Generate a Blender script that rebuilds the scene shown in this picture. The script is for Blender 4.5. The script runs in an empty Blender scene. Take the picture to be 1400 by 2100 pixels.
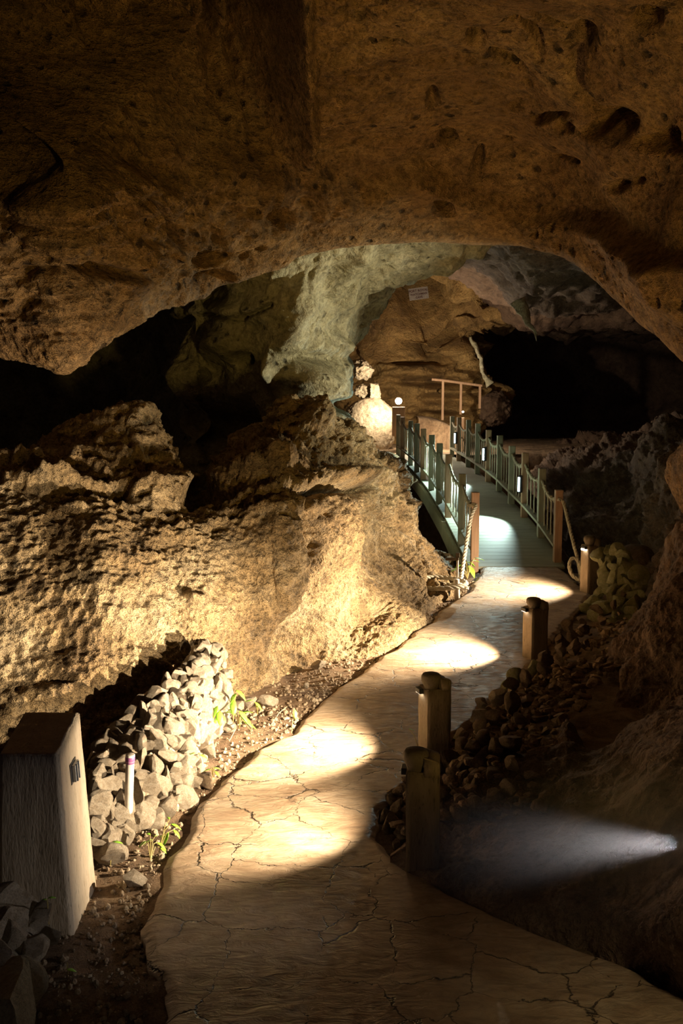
import bpy, bmesh, math, random
import numpy as np
from mathutils import Vector, Matrix

random.seed(7)
rng = np.random.RandomState(11)
S = bpy.context.scene
COL = S.collection

# ------------------------------------------------------------------ camera
CAM_H = 2.1
FPX = 2000.0
TILT = math.atan(0.1165)
cT, sT = math.cos(TILT), math.sin(TILT)
cam_d = bpy.data.cameras.new('camera')
cam_d.sensor_fit = 'VERTICAL'; cam_d.sensor_height = 36.0; cam_d.sensor_width = 24.0
cam_d.lens = 36.0 * FPX / 2100.0
cam_d.clip_start = 0.05; cam_d.clip_end = 200
cam = bpy.data.objects.new('camera', cam_d); COL.objects.link(cam)
cam.location = (0, 0, CAM_H)
cam.rotation_euler = (math.pi / 2 - TILT, 0, 0)
S.camera = cam

def P(px, py, d):
    """point seen at a pixel of the 1400x2100 frame, d metres in front of the camera"""
    u = (px - 700.0) / FPX; v = (py - 1050.0) / FPX
    return Vector((u * d, d * (cT - v * sT), CAM_H - d * (sT + v * cT)))

def dz(py, z=0.0):
    v = (py - 1050.0) / FPX
    return (CAM_H - z) / (sT + v * cT)

def G(px, py, z=0.0):
    return P(px, py, dz(py, z))

# ------------------------------------------------------------------ numpy noise
_perm = rng.permutation(256); _perm = np.concatenate([_perm, _perm, _perm])
_grad = rng.normal(size=(256, 3)); _grad /= np.linalg.norm(_grad, axis=1)[:, None]
_rnd = rng.rand(256, 3)

def _h(i, j, k):
    return _perm[(_perm[(_perm[i & 255] + j) & 255] + k) & 255]

def perlin(p):
    pi = np.floor(p).astype(int); f = p - pi
    w = f * f * f * (f * (f * 6 - 15) + 10)
    out = 0
    for a in (0, 1):
        for b in (0, 1):
            for c in (0, 1):
                g = _grad[_h(pi[:, 0] + a, pi[:, 1] + b, pi[:, 2] + c)]
                dd = (g * (f - np.array([a, b, c]))).sum(1)
                ww = (w[:, 0] if a else 1 - w[:, 0]) * (w[:, 1] if b else 1 - w[:, 1]) * (w[:, 2] if c else 1 - w[:, 2])
                out = out + dd * ww
    return out * 1.6

def fbm(p, octs=4, gain=0.5, ridged=False):
    o = 0; a = 1.0; q = p.copy(); tot = 0
    for _ in range(octs):
        n = perlin(q)
        if ridged: n = 1 - 2 * np.abs(n)
        o = o + n * a; tot += a
        a *= gain; q = q * 2.03 + 17.3
    return o / tot

def worley(p):
    pi = np.floor(p).astype(int); best = np.full(len(p), 9.0)
    for a in (-1, 0, 1):
        for b in (-1, 0, 1):
            for c in (-1, 0, 1):
                cell = pi + np.array([a, b, c])
                r = _rnd[_h(cell[:, 0], cell[:, 1], cell[:, 2])]
                d = ((cell + r - p) ** 2).sum(1)
                best = np.minimum(best, d)
    return np.sqrt(best)

def sstep(a, b, x):
    t = np.clip((x - a) / (b - a), 0, 1)
    return t * t * (3 - 2 * t)

def seg_dist(px, py, pts):
    best = np.full(px.shape, 1e9)
    for (x0, y0), (x1, y1) in zip(pts[:-1], pts[1:]):
        dx, dy = x1 - x0, y1 - y0
        t = np.clip(((px - x0) * dx + (py - y0) * dy) / (dx * dx + dy * dy), 0, 1)
        best = np.minimum(best, np.hypot(px - x0 - t * dx, py - y0 - t * dy))
    return best

# ------------------------------------------------------------------ object helpers
def props(o, label=None, cat=None, group=None, kind=None):
    if label: o['label'] = label
    if cat: o['category'] = cat
    if group: o['group'] = group
    if kind: o['kind'] = kind
    return o

def link(name, me, parent=None, mat=None):
    o = bpy.data.objects.new(name, me); COL.objects.link(o)
    if mat is not None:
        me.materials.clear(); me.materials.append(mat)
    if parent is not None: o.parent = parent
    return o

def empty(name, loc=(0, 0, 0), rz=0.0):
    o = bpy.data.objects.new(name, None); COL.objects.link(o)
    o.location = loc; o.rotation_euler = (0, 0, rz); o.empty_display_size = .1
    return o

def mesh_np(name, verts, faces, smooth=True):
    me = bpy.data.meshes.new(name)
    me.from_pydata([tuple(map(float, v)) for v in verts], [], [tuple(map(int, f)) for f in faces])
    if smooth: me.polygons.foreach_set('use_smooth', [True] * len(me.polygons))
    me.update()
    return me

class MB:
    def __init__(s): s.v = []; s.f = []
    def add(s, vs, fs):
        n = len(s.v); s.v += [tuple(v) for v in vs]; s.f += [tuple(i + n for i in f) for f in fs]
        return s
    def hexa(s, b, t):
        return s.add(list(b) + list(t), [(0, 3, 2, 1), (4, 5, 6, 7), (0, 1, 5, 4), (1, 2, 6, 5), (2, 3, 7, 6), (3, 0, 4, 7)])
    def box(s, c, size, rz=0, M=None):
        hx, hy, hz = [a / 2 for a in size]
        R = Matrix.Rotation(rz, 3, 'Z')
        pts = [Vector(c) + R @ Vector((x, y, z)) for z in (-hz, hz) for x, y in ((-hx, -hy), (hx, -hy), (hx, hy), (-hx, hy))]
        if M is not None: pts = [M @ p for p in pts]
        return s.hexa(pts[:4], pts[4:])
    def tube(s, pts, r, n=8, cap=True):
        pts = [Vector(p) for p in pts]; k = len(pts)
        rr = r if isinstance(r, (list, tuple)) else [r] * k
        base = len(s.v); nrm = None
        for i, p in enumerate(pts):
            t = (pts[min(i + 1, k - 1)] - pts[max(i - 1, 0)]).normalized()
            if nrm is None:
                nrm = t.cross(Vector((0, 0, 1)) if abs(t.z) < .9 else Vector((1, 0, 0))).normalized()
            nrm = (nrm - t * nrm.dot(t)).normalized(); b = t.cross(nrm)
            for j in range(n):
                a = 2 * math.pi * j / n
                s.v.append(tuple(p + (nrm * math.cos(a) + b * math.sin(a)) * rr[i]))
        for i in range(k - 1):
            for j in range(n):
                a = base + i * n + j; b2 = base + i * n + (j + 1) % n
                s.f.append((a, b2, b2 + n, a + n))
        if cap:
            s.f.append(tuple(base + j for j in reversed(range(n))))
            s.f.append(tuple(base + (k - 1) * n + j for j in range(n)))
        return s
    def rope(s, pts, r, pitch=None, n=6, strands=3):
        """three strands twisted round one another"""
        pts = [Vector(p) for p in pts]; pitch = pitch or r * 7
        L = [0]
        for a, b in zip(pts[:-1], pts[1:]): L.append(L[-1] + (b - a).length)
        tot = L[-1]; m = max(6, int(tot / (pitch / 7)))
        fine = []; ls = []
        for i in range(m + 1):
            l = tot * i / m
            k = max(j for j in range(len(L)) if L[j] <= l + 1e-9); k = min(k, len(pts) - 2)
            t = (l - L[k]) / max(1e-9, L[k + 1] - L[k])
            fine.append(pts[k].lerp(pts[k + 1], t)); ls.append(l)
        nrm = None; fr = []
        for i, p in enumerate(fine):
            t = (fine[min(i + 1, m)] - fine[max(i - 1, 0)]).normalized()
            if nrm is None: nrm = t.cross(Vector((.3, .2, 1)) if abs(t.z) < .9 else Vector((1, 0, 0))).normalized()
            nrm = (nrm - t * nrm.dot(t)).normalized(); fr.append((nrm.copy(), t.cross(nrm)))
        for q in range(strands):
            ph = 2 * math.pi * q / strands
            s.tube([fine[i] + (fr[i][0] * math.cos(ph + 6.283 * ls[i] / pitch) + fr[i][1] * math.sin(ph + 6.283 * ls[i] / pitch)) * r * .5 for i in range(m + 1)], r * .55, n)
        return s
    def build(s, name, mat, parent=None, smooth=False, bevel=0):
        me = bpy.data.meshes.new(name); me.from_pydata(s.v, [], s.f)
        if smooth: me.polygons.foreach_set('use_smooth', [True] * len(me.polygons))
        me.update()
        o = link(name, me, parent, mat)
        if bevel:
            m = o.modifiers.new('bevel', 'BEVEL'); m.width = bevel; m.segments = 2; m.limit_method = 'ANGLE'
        return o

def catmull(pts, n):
    """pts (k,...) -> n samples, uniform Catmull-Rom"""
    pts = np.asarray(pts, float); k = len(pts)
    t = np.linspace(0, k - 1, n); i = np.minimum(t.astype(int), k - 2); f = t - i
    f = f.reshape((-1,) + (1,) * (pts.ndim - 1))
    p0 = pts[np.maximum(i - 1, 0)]; p1 = pts[i]; p2 = pts[i + 1]; p3 = pts[np.minimum(i + 2, k - 1)]
    m1 = (p2 - p0) * .5; m2 = (p3 - p1) * .5
    f2 = f * f; f3 = f2 * f
    return (2 * f3 - 3 * f2 + 1) * p1 + (f3 - 2 * f2 + f) * m1 + (-2 * f3 + 3 * f2) * p2 + (f3 - f2) * m2

def px_to_world(A):
    u = (A[..., 0] - 700) / FPX; v = (A[..., 1] - 1050) / FPX; d = A[..., 2]
    return np.stack([u * d, d * (cT - v * sT), CAM_H - d * (sT + v * cT)], -1)

def surface_object(name, W, mat, disp=None, aux=None):
    """W (nv, nu, 3) world grid; disp(points, aux) -> metres pushed along the normal (towards the cave's air)"""
    nv, nu, _ = W.shape
    du = np.gradient(W, axis=1); dv = np.gradient(W, axis=0)
    N = np.cross(du, dv); N /= (np.linalg.norm(N, axis=-1, keepdims=True) + 1e-9)
    toc = np.array([0.0, 0.0, CAM_H]) - W
    sgn = np.sign((N * toc).sum(-1).mean()) or 1.0
    N = N * sgn
    if disp is not None:
        d = disp(W.reshape(-1, 3), None if aux is None else aux.reshape(-1, aux.shape[-1]))
        W = W + N * d.reshape(nv, nu, 1)
    idx = np.arange(nv * nu).reshape(nv, nu)
    F = np.stack([idx[:-1, :-1], idx[:-1, 1:], idx[1:, 1:], idx[1:, :-1]], -1).reshape(-1, 4)
    if sgn < 0: F = F[:, ::-1]
    me = bpy.data.meshes.new(name)
    V = W.reshape(-1, 3)
    me.vertices.add(len(V)); me.vertices.foreach_set('co', V.astype(np.float32).ravel())
    me.loops.add(F.size); me.loops.foreach_set('vertex_index', F.astype(np.int32).ravel())
    me.polygons.add(len(F)); me.polygons.foreach_set('loop_start', np.arange(0, F.size, 4, dtype=np.int32))
    me.polygons.foreach_set('use_smooth', [True] * len(F))
    me.update(calc_edges=True); me.validate()
    o = link(name, me, None, mat)
    return o

def loft(name, rows, nu, nv, mat, disp=None):
    A = np.array(rows, float)                      # (rows, cols, 3) of px, py, depth
    A = catmull(A, nv); A = np.transpose(catmull(np.transpose(A, (1, 0, 2)), nu), (1, 0, 2))
    return surface_object(name, px_to_world(A), mat, disp, A)

# ------------------------------------------------------------------ materials
class NT:
    def __init__(s, name):
        s.m = bpy.data.materials.new(name); s.m.use_nodes = True
        s.t = s.m.node_tree; s.n = s.t.nodes; s.b = s.n['Principled BSDF']
        s.tc = s.n.new('ShaderNodeTexCoord').outputs['Object']
    def noise(s, scale, detail=6, rough=.6, vec=None, dist=0):
        n = s.n.new('ShaderNodeTexNoise'); n.inputs['Scale'].default_value = scale
        n.inputs['Detail'].default_value = detail; n.inputs['Roughness'].default_value = rough
        n.inputs['Distortion'].default_value = dist
        s.t.links.new(vec or s.tc, n.inputs['Vector']); return n
    def vor(s, scale, feature='F1', vec=None, rnd=1):
        n = s.n.new('ShaderNodeTexVoronoi'); n.feature = feature; n.inputs['Scale'].default_value = scale
        n.inputs['Randomness'].default_value = rnd
        s.t.links.new(vec or s.tc, n.inputs['Vector']); return n
    def mapping(s, scale, vec=None, loc=(0, 0, 0)):
        n = s.n.new('ShaderNodeMapping'); n.inputs['Scale'].default_value = scale; n.inputs['Location'].default_value = loc
        s.t.links.new(vec or s.tc, n.inputs['Vector']); return n.outputs[0]
    def ramp(s, fac, stops, interp='LINEAR'):
        n = s.n.new('ShaderNodeValToRGB'); cr = n.color_ramp; cr.interpolation = interp
        while len(cr.elements) < len(stops): cr.elements.new(.5)
        for e, (p, c) in zip(cr.elements, stops):
            e.position = p; e.color = (c, c, c, 1) if isinstance(c, (int, float)) else (*c, 1)
        s.t.links.new(fac, n.inputs[0]); return n.outputs[0]
    def mix(s, fac, a, b, mode='MIX'):
        n = s.n.new('ShaderNodeMix'); n.data_type = 'RGBA'; n.blend_type = mode
        for sock, val in ((n.inputs[0], fac), (n.inputs[6], a), (n.inputs[7], b)):
            if isinstance(val, (int, float)): sock.default_value = val
            elif isinstance(val, tuple): sock.default_value = (*val, 1)
            else: s.t.links.new(val, sock)
        return n.outputs[2]
    def math(s, op, a, b=0.0):
        n = s.n.new('ShaderNodeMath'); n.operation = op
        for sock, val in zip(n.inputs, (a, b)):
            if isinstance(val, (int, float)): sock.default_value = val
            else: s.t.links.new(val, sock)
        return n.outputs[0]
    def bump(s, h, strength, dist, prev=None):
        n = s.n.new('ShaderNodeBump'); n.inputs['Strength'].default_value = strength; n.inputs['Distance'].default_value = dist
        s.t.links.new(h, n.inputs['Height'])
        if prev is not None: s.t.links.new(prev, n.inputs['Normal'])
        return n.outputs[0]
    def out(s, col=None, rough=None, nrm=None):
        if col is not None:
            if isinstance(col, tuple): s.b.inputs['Base Color'].default_value = (*col, 1)
            else: s.t.links.new(col, s.b.inputs['Base Color'])
        if rough is not None:
            if isinstance(rough, (int, float)): s.b.inputs['Roughness'].default_value = rough
            else: s.t.links.new(rough, s.b.inputs['Roughness'])
        if nrm is not None: s.t.links.new(nrm, s.b.inputs['Normal'])
        return s.m

def rock(name, dark, mid, light, scale=1.0, bump=1.0, pits=.5, rough=.8, pit_scale=9.0, stretch=(1, 1, 1), fine=38.0, grain=.35):
    m = NT(name)
    v = m.mapping(stretch)
    n1 = m.noise(1.3 * scale, 6, .62, v, .6); n2 = m.noise(6.0 * scale, 5, .7, v, .3); n3 = m.noise(fine * scale, 4, .7)
    c = m.ramp(n1.outputs['Fac'], [(.32, dark), (.5, mid), (.68, light)])
    c2 = m.ramp(n2.outputs['Fac'], [(.3, .35), (.5, .95), (.7, 1.25)])
    c = m.mix(.75, c, c2, 'MULTIPLY')
    c3 = m.ramp(n3.outputs['Fac'], [(.33, .45), (.55, 1.0), (.75, 1.2)])
    c = m.mix(grain * 1.6 if grain < .6 else 1, c, c3, 'MULTIPLY')
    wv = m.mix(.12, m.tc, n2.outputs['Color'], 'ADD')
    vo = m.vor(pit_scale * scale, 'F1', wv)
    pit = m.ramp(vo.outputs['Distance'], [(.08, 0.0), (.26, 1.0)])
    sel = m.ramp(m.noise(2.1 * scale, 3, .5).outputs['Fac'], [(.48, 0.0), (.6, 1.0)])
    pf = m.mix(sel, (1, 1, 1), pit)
    c = m.mix(pits, c, m.mix(.8, c, pf, 'MULTIPLY'))  # pits also darkened in the colour, standing in for their shade
    b = m.bump(n2.outputs['Fac'], .75 * bump, .07 / scale)
    b = m.bump(n3.outputs['Fac'], .8 * bump, .022 / scale, b)
    b = m.bump(pf, .8 * bump * pits, .05 / scale, b)
    return m.out(c, rough, b)

M = {}
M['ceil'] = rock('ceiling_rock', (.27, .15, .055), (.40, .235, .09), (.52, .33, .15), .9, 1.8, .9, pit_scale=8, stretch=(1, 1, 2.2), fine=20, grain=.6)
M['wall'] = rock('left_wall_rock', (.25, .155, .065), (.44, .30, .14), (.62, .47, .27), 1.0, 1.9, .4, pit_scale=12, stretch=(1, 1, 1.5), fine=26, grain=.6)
M['pale'] = rock('pale_flowstone', (.27, .24, .14), (.44, .40, .26), (.58, .54, .38), .9, 1.0, .9, pit_scale=8, fine=26, grain=.45)
M['far'] = rock('far_wall_rock', (.26, .15, .06), (.48, .29, .10), (.62, .40, .15), .5, 1.2, .5, pit_scale=3)
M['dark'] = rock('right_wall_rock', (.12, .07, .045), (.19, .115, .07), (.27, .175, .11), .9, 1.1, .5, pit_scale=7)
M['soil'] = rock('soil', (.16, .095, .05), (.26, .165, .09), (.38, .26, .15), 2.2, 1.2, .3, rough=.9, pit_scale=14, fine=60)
M['stone'] = rock('rubble_limestone', (.44, .33, .21), (.58, .47, .33), (.72, .62, .47), 2.6, 1.0, .3, pit_scale=10, fine=30)
M['stone_g'] = rock('mossy_limestone', (.34, .33, .13), (.48, .46, .20), (.60, .54, .33), 2.6, 1.0, .3, pit_scale=10, fine=30)
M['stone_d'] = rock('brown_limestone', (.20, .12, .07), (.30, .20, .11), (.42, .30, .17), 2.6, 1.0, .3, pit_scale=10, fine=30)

def mat_path():
    m = NT('stamped_concrete')
    w = m.noise(3.2, 5, .65); wv = m.mix(.24, m.tc, w.outputs['Color'], 'ADD')
    vo = m.vor(3.1, 'DISTANCE_TO_EDGE', m.mapping((1, 1, .05), wv), 1.0)
    br = m.noise(2.6, 3, .6)
    width = m.math('MULTIPLY', m.ramp(br.outputs['Fac'], [(.42, .04), (.68, 1.0)]), .026)
    g = m.math('DIVIDE', vo.outputs['Distance'], width)
    groove = m.ramp(g, [(0.0, 0.0), (.35, .3), (1.0, 1.0)])
    n = m.noise(2.2, 8, .65, m.mapping((1, 1.6, 1)), .8); n2 = m.noise(14, 8, .7); n3 = m.noise(7, 6, .65, m.mapping((1, 2.4, 1)), 1.2)
    c = m.ramp(n.outputs['Fac'], [(.3, (.27, .17, .10)), (.5, (.42, .30, .19)), (.7, (.56, .44, .31))])
    c = m.mix(.6, c, m.ramp(n3.outputs['Fac'], [(.35, .5), (.6, 1.1)]), 'MULTIPLY')
    c = m.mix(1.0, c, m.ramp(groove, [(0, .3), (.8, 1.0)]), 'MULTIPLY')
    r = m.ramp(n2.outputs['Fac'], [(.35, .32), (.65, .6)])
    b = m.bump(n3.outputs['Fac'], .6, .03)
    b = m.bump(n2.outputs['Fac'], .35, .008, b)
    b = m.bump(groove, 1.0, .018, b)
    return m.out(c, r, b)
M['path'] = mat_path()

def mat_concrete(name, a, b_, streak=True):
    m = NT(name)
    n = m.noise(9, 8, .7, m.mapping((2.2, 2.2, .5)) if streak else None); n2 = m.noise(70, 3, .6, m.mapping((1.5, 1.5, .35)))
    c = m.ramp(n.outputs['Fac'], [(.3, a), (.7, b_)])
    c = m.mix(.7, c, m.ramp(n2.outputs['Fac'], [(.3, .35), (.42, 1.0)]), 'MULTIPLY')
    b = m.bump(n2.outputs['Fac'], .6, .006); b = m.bump(n.outputs['Fac'], .4, .01, b)
    return m.out(c, .85, b)
M['pillar'] = mat_concrete('weathered_concrete', (.48, .38, .26), (.66, .56, .42))
M['bollard'] = mat_concrete('bollard_concrete', (.22, .16, .10), (.34, .26, .17))
M['hood'] = mat_concrete('bollard_hood_concrete', (.10, .075, .05), (.18, .14, .09), False)

def mat_wood(name, a, b_, axis=(6, 6, .5)):
    m = NT(name); n = m.noise(5, 6, .6, m.mapping(axis), 1.2); n2 = m.noise(2, 3, .5)
    c = m.ramp(n.outputs['Fac'], [(.3, a), (.7, b_)])
    c = m.mix(.5, c, m.ramp(n2.outputs['Fac'], [(.3, .6), (.7, 1.1)]), 'MULTIPLY')
    return m.out(c, .7, m.bump(n.outputs['Fac'], .4, .006))
M['wood'] = mat_wood('bridge_post_wood', (.36, .21, .12), (.55, .35, .21))
M['wood_g'] = mat_wood('grey_green_wood', (.30, .29, .20), (.48, .46, .33))
M['deck'] = mat_wood('deck_wood', (.30, .31, .24), (.47, .48, .38), (.5, 8, 6))
M['rope'] = mat_concrete('rope_fibre', (.50, .44, .32), (.72, .66, .52), False)

def plain(name, c, rough=.6, metal=0.0, n_scale=20, var=.25):
    m = NT(name); n = m.noise(n_scale, 5, .6)
    col = m.mix(1.0, c, m.ramp(n.outputs['Fac'], [(.3, 1 - var), (.7, 1 + var * .4)]), 'MULTIPLY')
    m.b.inputs['Metallic'].default_value = metal
    return m.out(col, rough, m.bump(n.outputs['Fac'], .1, .003))
M['pvc'] = plain('white_pvc', (.80, .72, .62), .45)
M['pvc_cap'] = plain('purple_primer', (.35, .12, .30), .5)
M['steel'] = plain('galvanised_steel', (.42, .44, .46), .4, .8)
M['black'] = plain('dark_lamp_housing', (.03, .03, .035), .5)
M['leaf'] = plain('green_leaf', (.30, .62, .05), .5)
M['leaf'].node_tree.nodes['Principled BSDF'].inputs['Transmission Weight'].default_value = 0
M['stem'] = plain('plant_stem', (.45, .36, .12), .6)
M['straw'] = plain('dry_straw', (.62, .48, .26), .7)
M['signw'] = plain('sign_board', (.25, .21, .18), .7)
M['ink'] = plain('sign_letters', (.07, .03, .025), .7)
M['pebble'] = rock('pebbles', (.24, .17, .10), (.40, .30, .19), (.58, .48, .33), 4, .8, .1, fine=40)

def emis(name, c, s):
    m = bpy.data.materials.new(name); m.use_nodes = True; b = m.node_tree.nodes['Principled BSDF']
    b.inputs['Base Color'].default_value = (*c, 1); b.inputs['Emission Color'].default_value = (*c, 1); b.inputs['Emission Strength'].default_value = s
    return m
M['led_warm'] = emis('lamp_lens_warm', (1, .90, .72), 12)
M['led_cool'] = emis('lamp_lens_cool', (.70, .95, 1.0), 9)
M['bulb'] = emis('far_bulb', (1, .9, .75), 90)

# ------------------------------------------------------------------ lights
def spot(name, loc, target, energy, size_deg, blend, color, radius=.03, parent=None):
    l = bpy.data.lights.new(name, 'SPOT'); l.energy = energy; l.spot_size = math.radians(size_deg); l.spot_blend = blend
    l.color = color; l.shadow_soft_size = radius
    o = bpy.data.objects.new(name, l); COL.objects.link(o)
    loc = Vector(loc); d = Vector(target) - loc
    mat = Matrix.Translation(loc) @ d.to_track_quat('-Z', 'Y').to_matrix().to_4x4()
    if parent is not None:
        bpy.context.view_layer.update()
        o.parent = parent; o.matrix_parent_inverse = parent.matrix_world.inverted()
    o.matrix_world = mat
    return o
def point(name, loc, energy, color, radius=.05, parent=None):
    l = bpy.data.lights.new(name, 'POINT'); l.energy = energy; l.color = color; l.shadow_soft_size = radius
    o = bpy.data.objects.new(name, l); COL.objects.link(o); o.location = loc
    if parent is not None:
        bpy.context.view_layer.update(); o.parent = parent; o.matrix_parent_inverse = parent.matrix_world.inverted()
    return o

WARM = (1.0, .80, .56); COOL = (.72, .97, .92)

# ================================================================== SETTING
# ---------- ceiling: the near roof, its lip and its right springing
lip = [(-1300, 900, 6.0), (-600, 700, 6.6), (-150, 700, 7.0), (0, 706, 7.0), (65, 716, 6.9), (130, 740, 6.8), (180, 706, 7.0), (235, 664, 7.3), (300, 630, 7.8),
       (400, 592, 8.2), (550, 540, 8.4), (620, 510, 8.5), (700, 486, 8.6), (860, 478, 8.8), (960, 484, 8.9), (1060, 489, 8.8), (1125, 505, 8.5),
       (1190, 540, 8.1), (1260, 594, 7.6), (1330, 645, 7.1), (1400, 702, 6.6), (1520, 815, 6.0), (1750, 1020, 5.2), (2300, 1200, 4.4)]
rows = []
rows.append([(x, y - 260, d + 5) for x, y, d in lip])
rows.append([(x, y - 80, d + 2.2) for x, y, d in lip])
rows.append([(x, y - 12, d + .6) for x, y, d in lip])
rows.append([(x, y, d) for x, y, d in lip])
for t in (.1, .3, .5, .7, .85, 1.0):
    rr = []
    for x, y, d in lip:
        py = y + (-120 - y) * t
        dd = d + (4.6 - d) * (t ** 1.15)
        rr.append((x, py, dd))
    rows.append(rr)
rows.append([(x * 1.3 - 210, -500, 3.3) for x, y, d in lip])
rows.append([(x * 2 - 700, -1500, 1.9) for x, y, d in lip])

def g(x, y, cx, cy, rx, ry=None, rot=0):
    ry = ry or rx
    c, s = math.cos(rot), math.sin(rot)
    a = ((x - cx) * c + (y - cy) * s) / rx; b = (-(x - cx) * s + (y - cy) * c) / ry
    return np.exp(-(a * a + b * b))

ceil_pits = [(1194, 72, 16, 16, .5), (1262, 250, 26, 20, .75), (1222, 262, 14, 8, .2), (1352, 288, 12, 10, .4), (1338, 303, 26, 8, .3), (1135, 345, 10, 7, .2),
             (1150, 348, 8, 6, 0), (1117, 348, 9, 5, 0), (1266, 381, 10, 7, 0), (1298, 374, 7, 5, 0), (1052, 20, 9, 7, 0), (975, 74, 12, 9, .6),
             (1040, 117, 22, 6, .35), (1160, 254, 13, 6, .2), (1096, 247, 7, 5, 0), (1330, 30, 18, 12, .2), (1055, 216, 8, 5, .2), (920, 310, 12, 8, .4),
             (980, 355, 8, 16, .2), (905, 410, 14, 10, .2), (1035, 320, 6, 4, 0), (1128, 236, 24, 5, -.2), (888, 210, 8, 14, 0),
             (430, 565, 24, 9, -.1), (415, 520, 26, 12, -.4), (195, 545, 45, 9, .1), (300, 430, 50, 9, .85), (60, 420, 45, 6, .35), (560, 440, 22, 14, 0), (1135, 30, 30, 5, .8), (1090, 50, 28, 5, 1.0)]
def disp_ceil(W, A):
    x, y = A[:, 0], A[:, 1]
    lipy = np.interp(x, [a[0] for a in lip], [a[1] for a in lip])
    up = np.clip(lipy - y, 0, None)
    damp = .25 + .75 * sstep(0, 160, up)
    left = 1 - sstep(480, 900, x + .5 * (y - 300))
    d = (fbm(W * np.array([.55, .55, .8]), 3) * .35) * damp
    layer = fbm(W * np.array([1.3, 2.2, 4.5]), 5, .6)
    d += layer * (.035 + .20 * left) * damp
    d -= np.abs(fbm(W * np.array([2.2, 2.2, 5.5]) + 7, 4, .55)) * .16 * left * damp
    d += fbm(W * 7, 4, .6) * (.012 + .035 * left)
    # higher chimney with flutes, upper left
    rec = sstep(0, 50, 625 - x) * sstep(-70, 50, 290 + 25 * np.sin(x * .015) - y)
    d -= rec * 1.7
    fl = np.abs(np.sin(x * .042 + 2.0 * np.sin(y * .004) + 1.6 * perlin(np.stack([x * .012, y * .002, x * 0], -1))))
    d += sstep(200, 330, x) * rec * (fl * .34 + .5)
    d += sstep(585, 608, x) * sstep(655, 625, x) * sstep(-40, 10, 320 - y) * .2
    cl = sstep(.05, .3, fbm(W * np.array([1.1, 1.1, 1.1]) + 40, 3))
    w = worley(W * np.array([5, 5, 7.0])); d -= np.clip(.30 - w, 0, 1) * .45 * cl
    w2 = worley(W * np.array([11, 11, 15.0])); d -= np.clip(.30 - w2, 0, 1) * .16 * sstep(-.05, .2, fbm(W * 1.4 + 20, 2))
    for cx, cy, rx, ry, ro in ceil_pits: d -= .30 * np.clip(g(x, y, cx, cy, rx * 1.1, ry * 1.2, ro) * 1.5, 0, 1) * min(1, rx / 14)
    d -= .22 * np.exp(-(seg_dist(x, y, [(1180, 120), (1200, 170), (1225, 215), (1250, 245)]) / 14) ** 2)
    d += .22 * sstep(-22, 14, y - np.interp(x, [620, 740, 860, 1000, 1100, 1250, 1400], [340, 400, 350, 420, 455, 470, 520])) * sstep(600, 660, x) * damp
    d += .25 * sstep(0, 30, y - np.interp(x, [0, 200, 330, 480, 620], [300, 310, 350, 330, 340])) * sstep(640, 560, x) * damp
    return d
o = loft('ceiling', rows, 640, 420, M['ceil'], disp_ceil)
props(o, 'pitted brown rock roof arching over the walkway', 'cave ceiling', kind='structure')

# ---------- left wall mass, ground to ledge
L3 = [  # column: (px,py,d) from foot to ridge
    [(-900, 1700, 4.6), (-900, 1450, 5.0), (-900, 1250, 5.3), (-900, 1080, 5.8), (-900, 1000, 6.3)],
    [(-300, 1640, 5.2), (-300, 1420, 5.5), (-300, 1200, 5.8), (-300, 1050, 6.3), (-300, 985, 6.8)],
    [(0, 1590, 5.5), (0, 1400, 5.75), (0, 1200, 6.1), (0, 1050, 6.6), (0, 950, 7.3)],
    [(130, 1560, 5.7), (130, 1390, 5.95), (130, 1200, 6.3), (130, 1040, 6.8), (130, 890, 7.7)],
    [(230, 1530, 5.85), (220, 1380, 6.1), (220, 1200, 6.4), (220, 1035, 6.9), (220, 865, 7.9)],
    [(300, 1500, 6.1), (300, 1370, 6.3), (300, 1200, 6.55), (300, 1035, 7.0), (295, 852, 8.0)],
    [(360, 1475, 6.3), (360, 1360, 6.5), (360, 1200, 6.7), (355, 1040, 7.05), (345, 930, 7.9)],
    [(420, 1455, 6.55), (420, 1350, 6.65), (420, 1200, 6.8), (415, 1060, 7.1), (405, 1000, 7.8)],
    [(500, 1425, 6.95), (500, 1340, 7.0), (500, 1200, 7.05), (490, 1040, 7.3), (480, 915, 8.3)],
    [(550, 1405, 7.2), (550, 1325, 7.2), (548, 1190, 7.15), (545, 1020, 7.4), (545, 895, 8.5)],
    [(590, 1388, 7.45), (590, 1310, 7.4), (590, 1180, 7.25), (580, 1010, 7.5), (572, 842, 8.8)],
    [(640, 1370, 7.7), (640, 1300, 7.85), (635, 1175, 7.7), (625, 1000, 7.75), (622, 850, 9.0)],
    [(700, 1350, 8.0), (695, 1290, 8.35), (690, 1165, 8.35), (690, 1000, 8.35), (674, 872, 9.3)],
    [(765, 1332, 8.25), (750, 1270, 8.9), (740, 1150, 9.1), (740, 1000, 9.1), (733, 885, 10.2)],
    [(825, 1298, 8.85), (815, 1230, 9.5), (790, 1130, 9.8), (785, 1010, 10.1), (772, 938, 11.0)],
    [(880, 1245, 9.9), (865, 1200, 10.4), (835, 1120, 10.8), (818, 1035, 11.1), (805, 955, 11.8)],
    [(938, 1200, 11.0), (912, 1168, 11.4), (873, 1112, 11.7), (850, 1055, 12.0), (830, 985, 12.5)],
    [(958, 1192, 11.8), (925, 1162, 12.3), (878, 1112, 12.6), (846, 1055, 12.9), (824, 990, 13.3)],
    [(940, 1185, 13.0), (905, 1160, 13.5), (860, 1112, 13.8), (830, 1060, 14.0), (805, 1000, 14.6)],
]
cols = []
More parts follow.
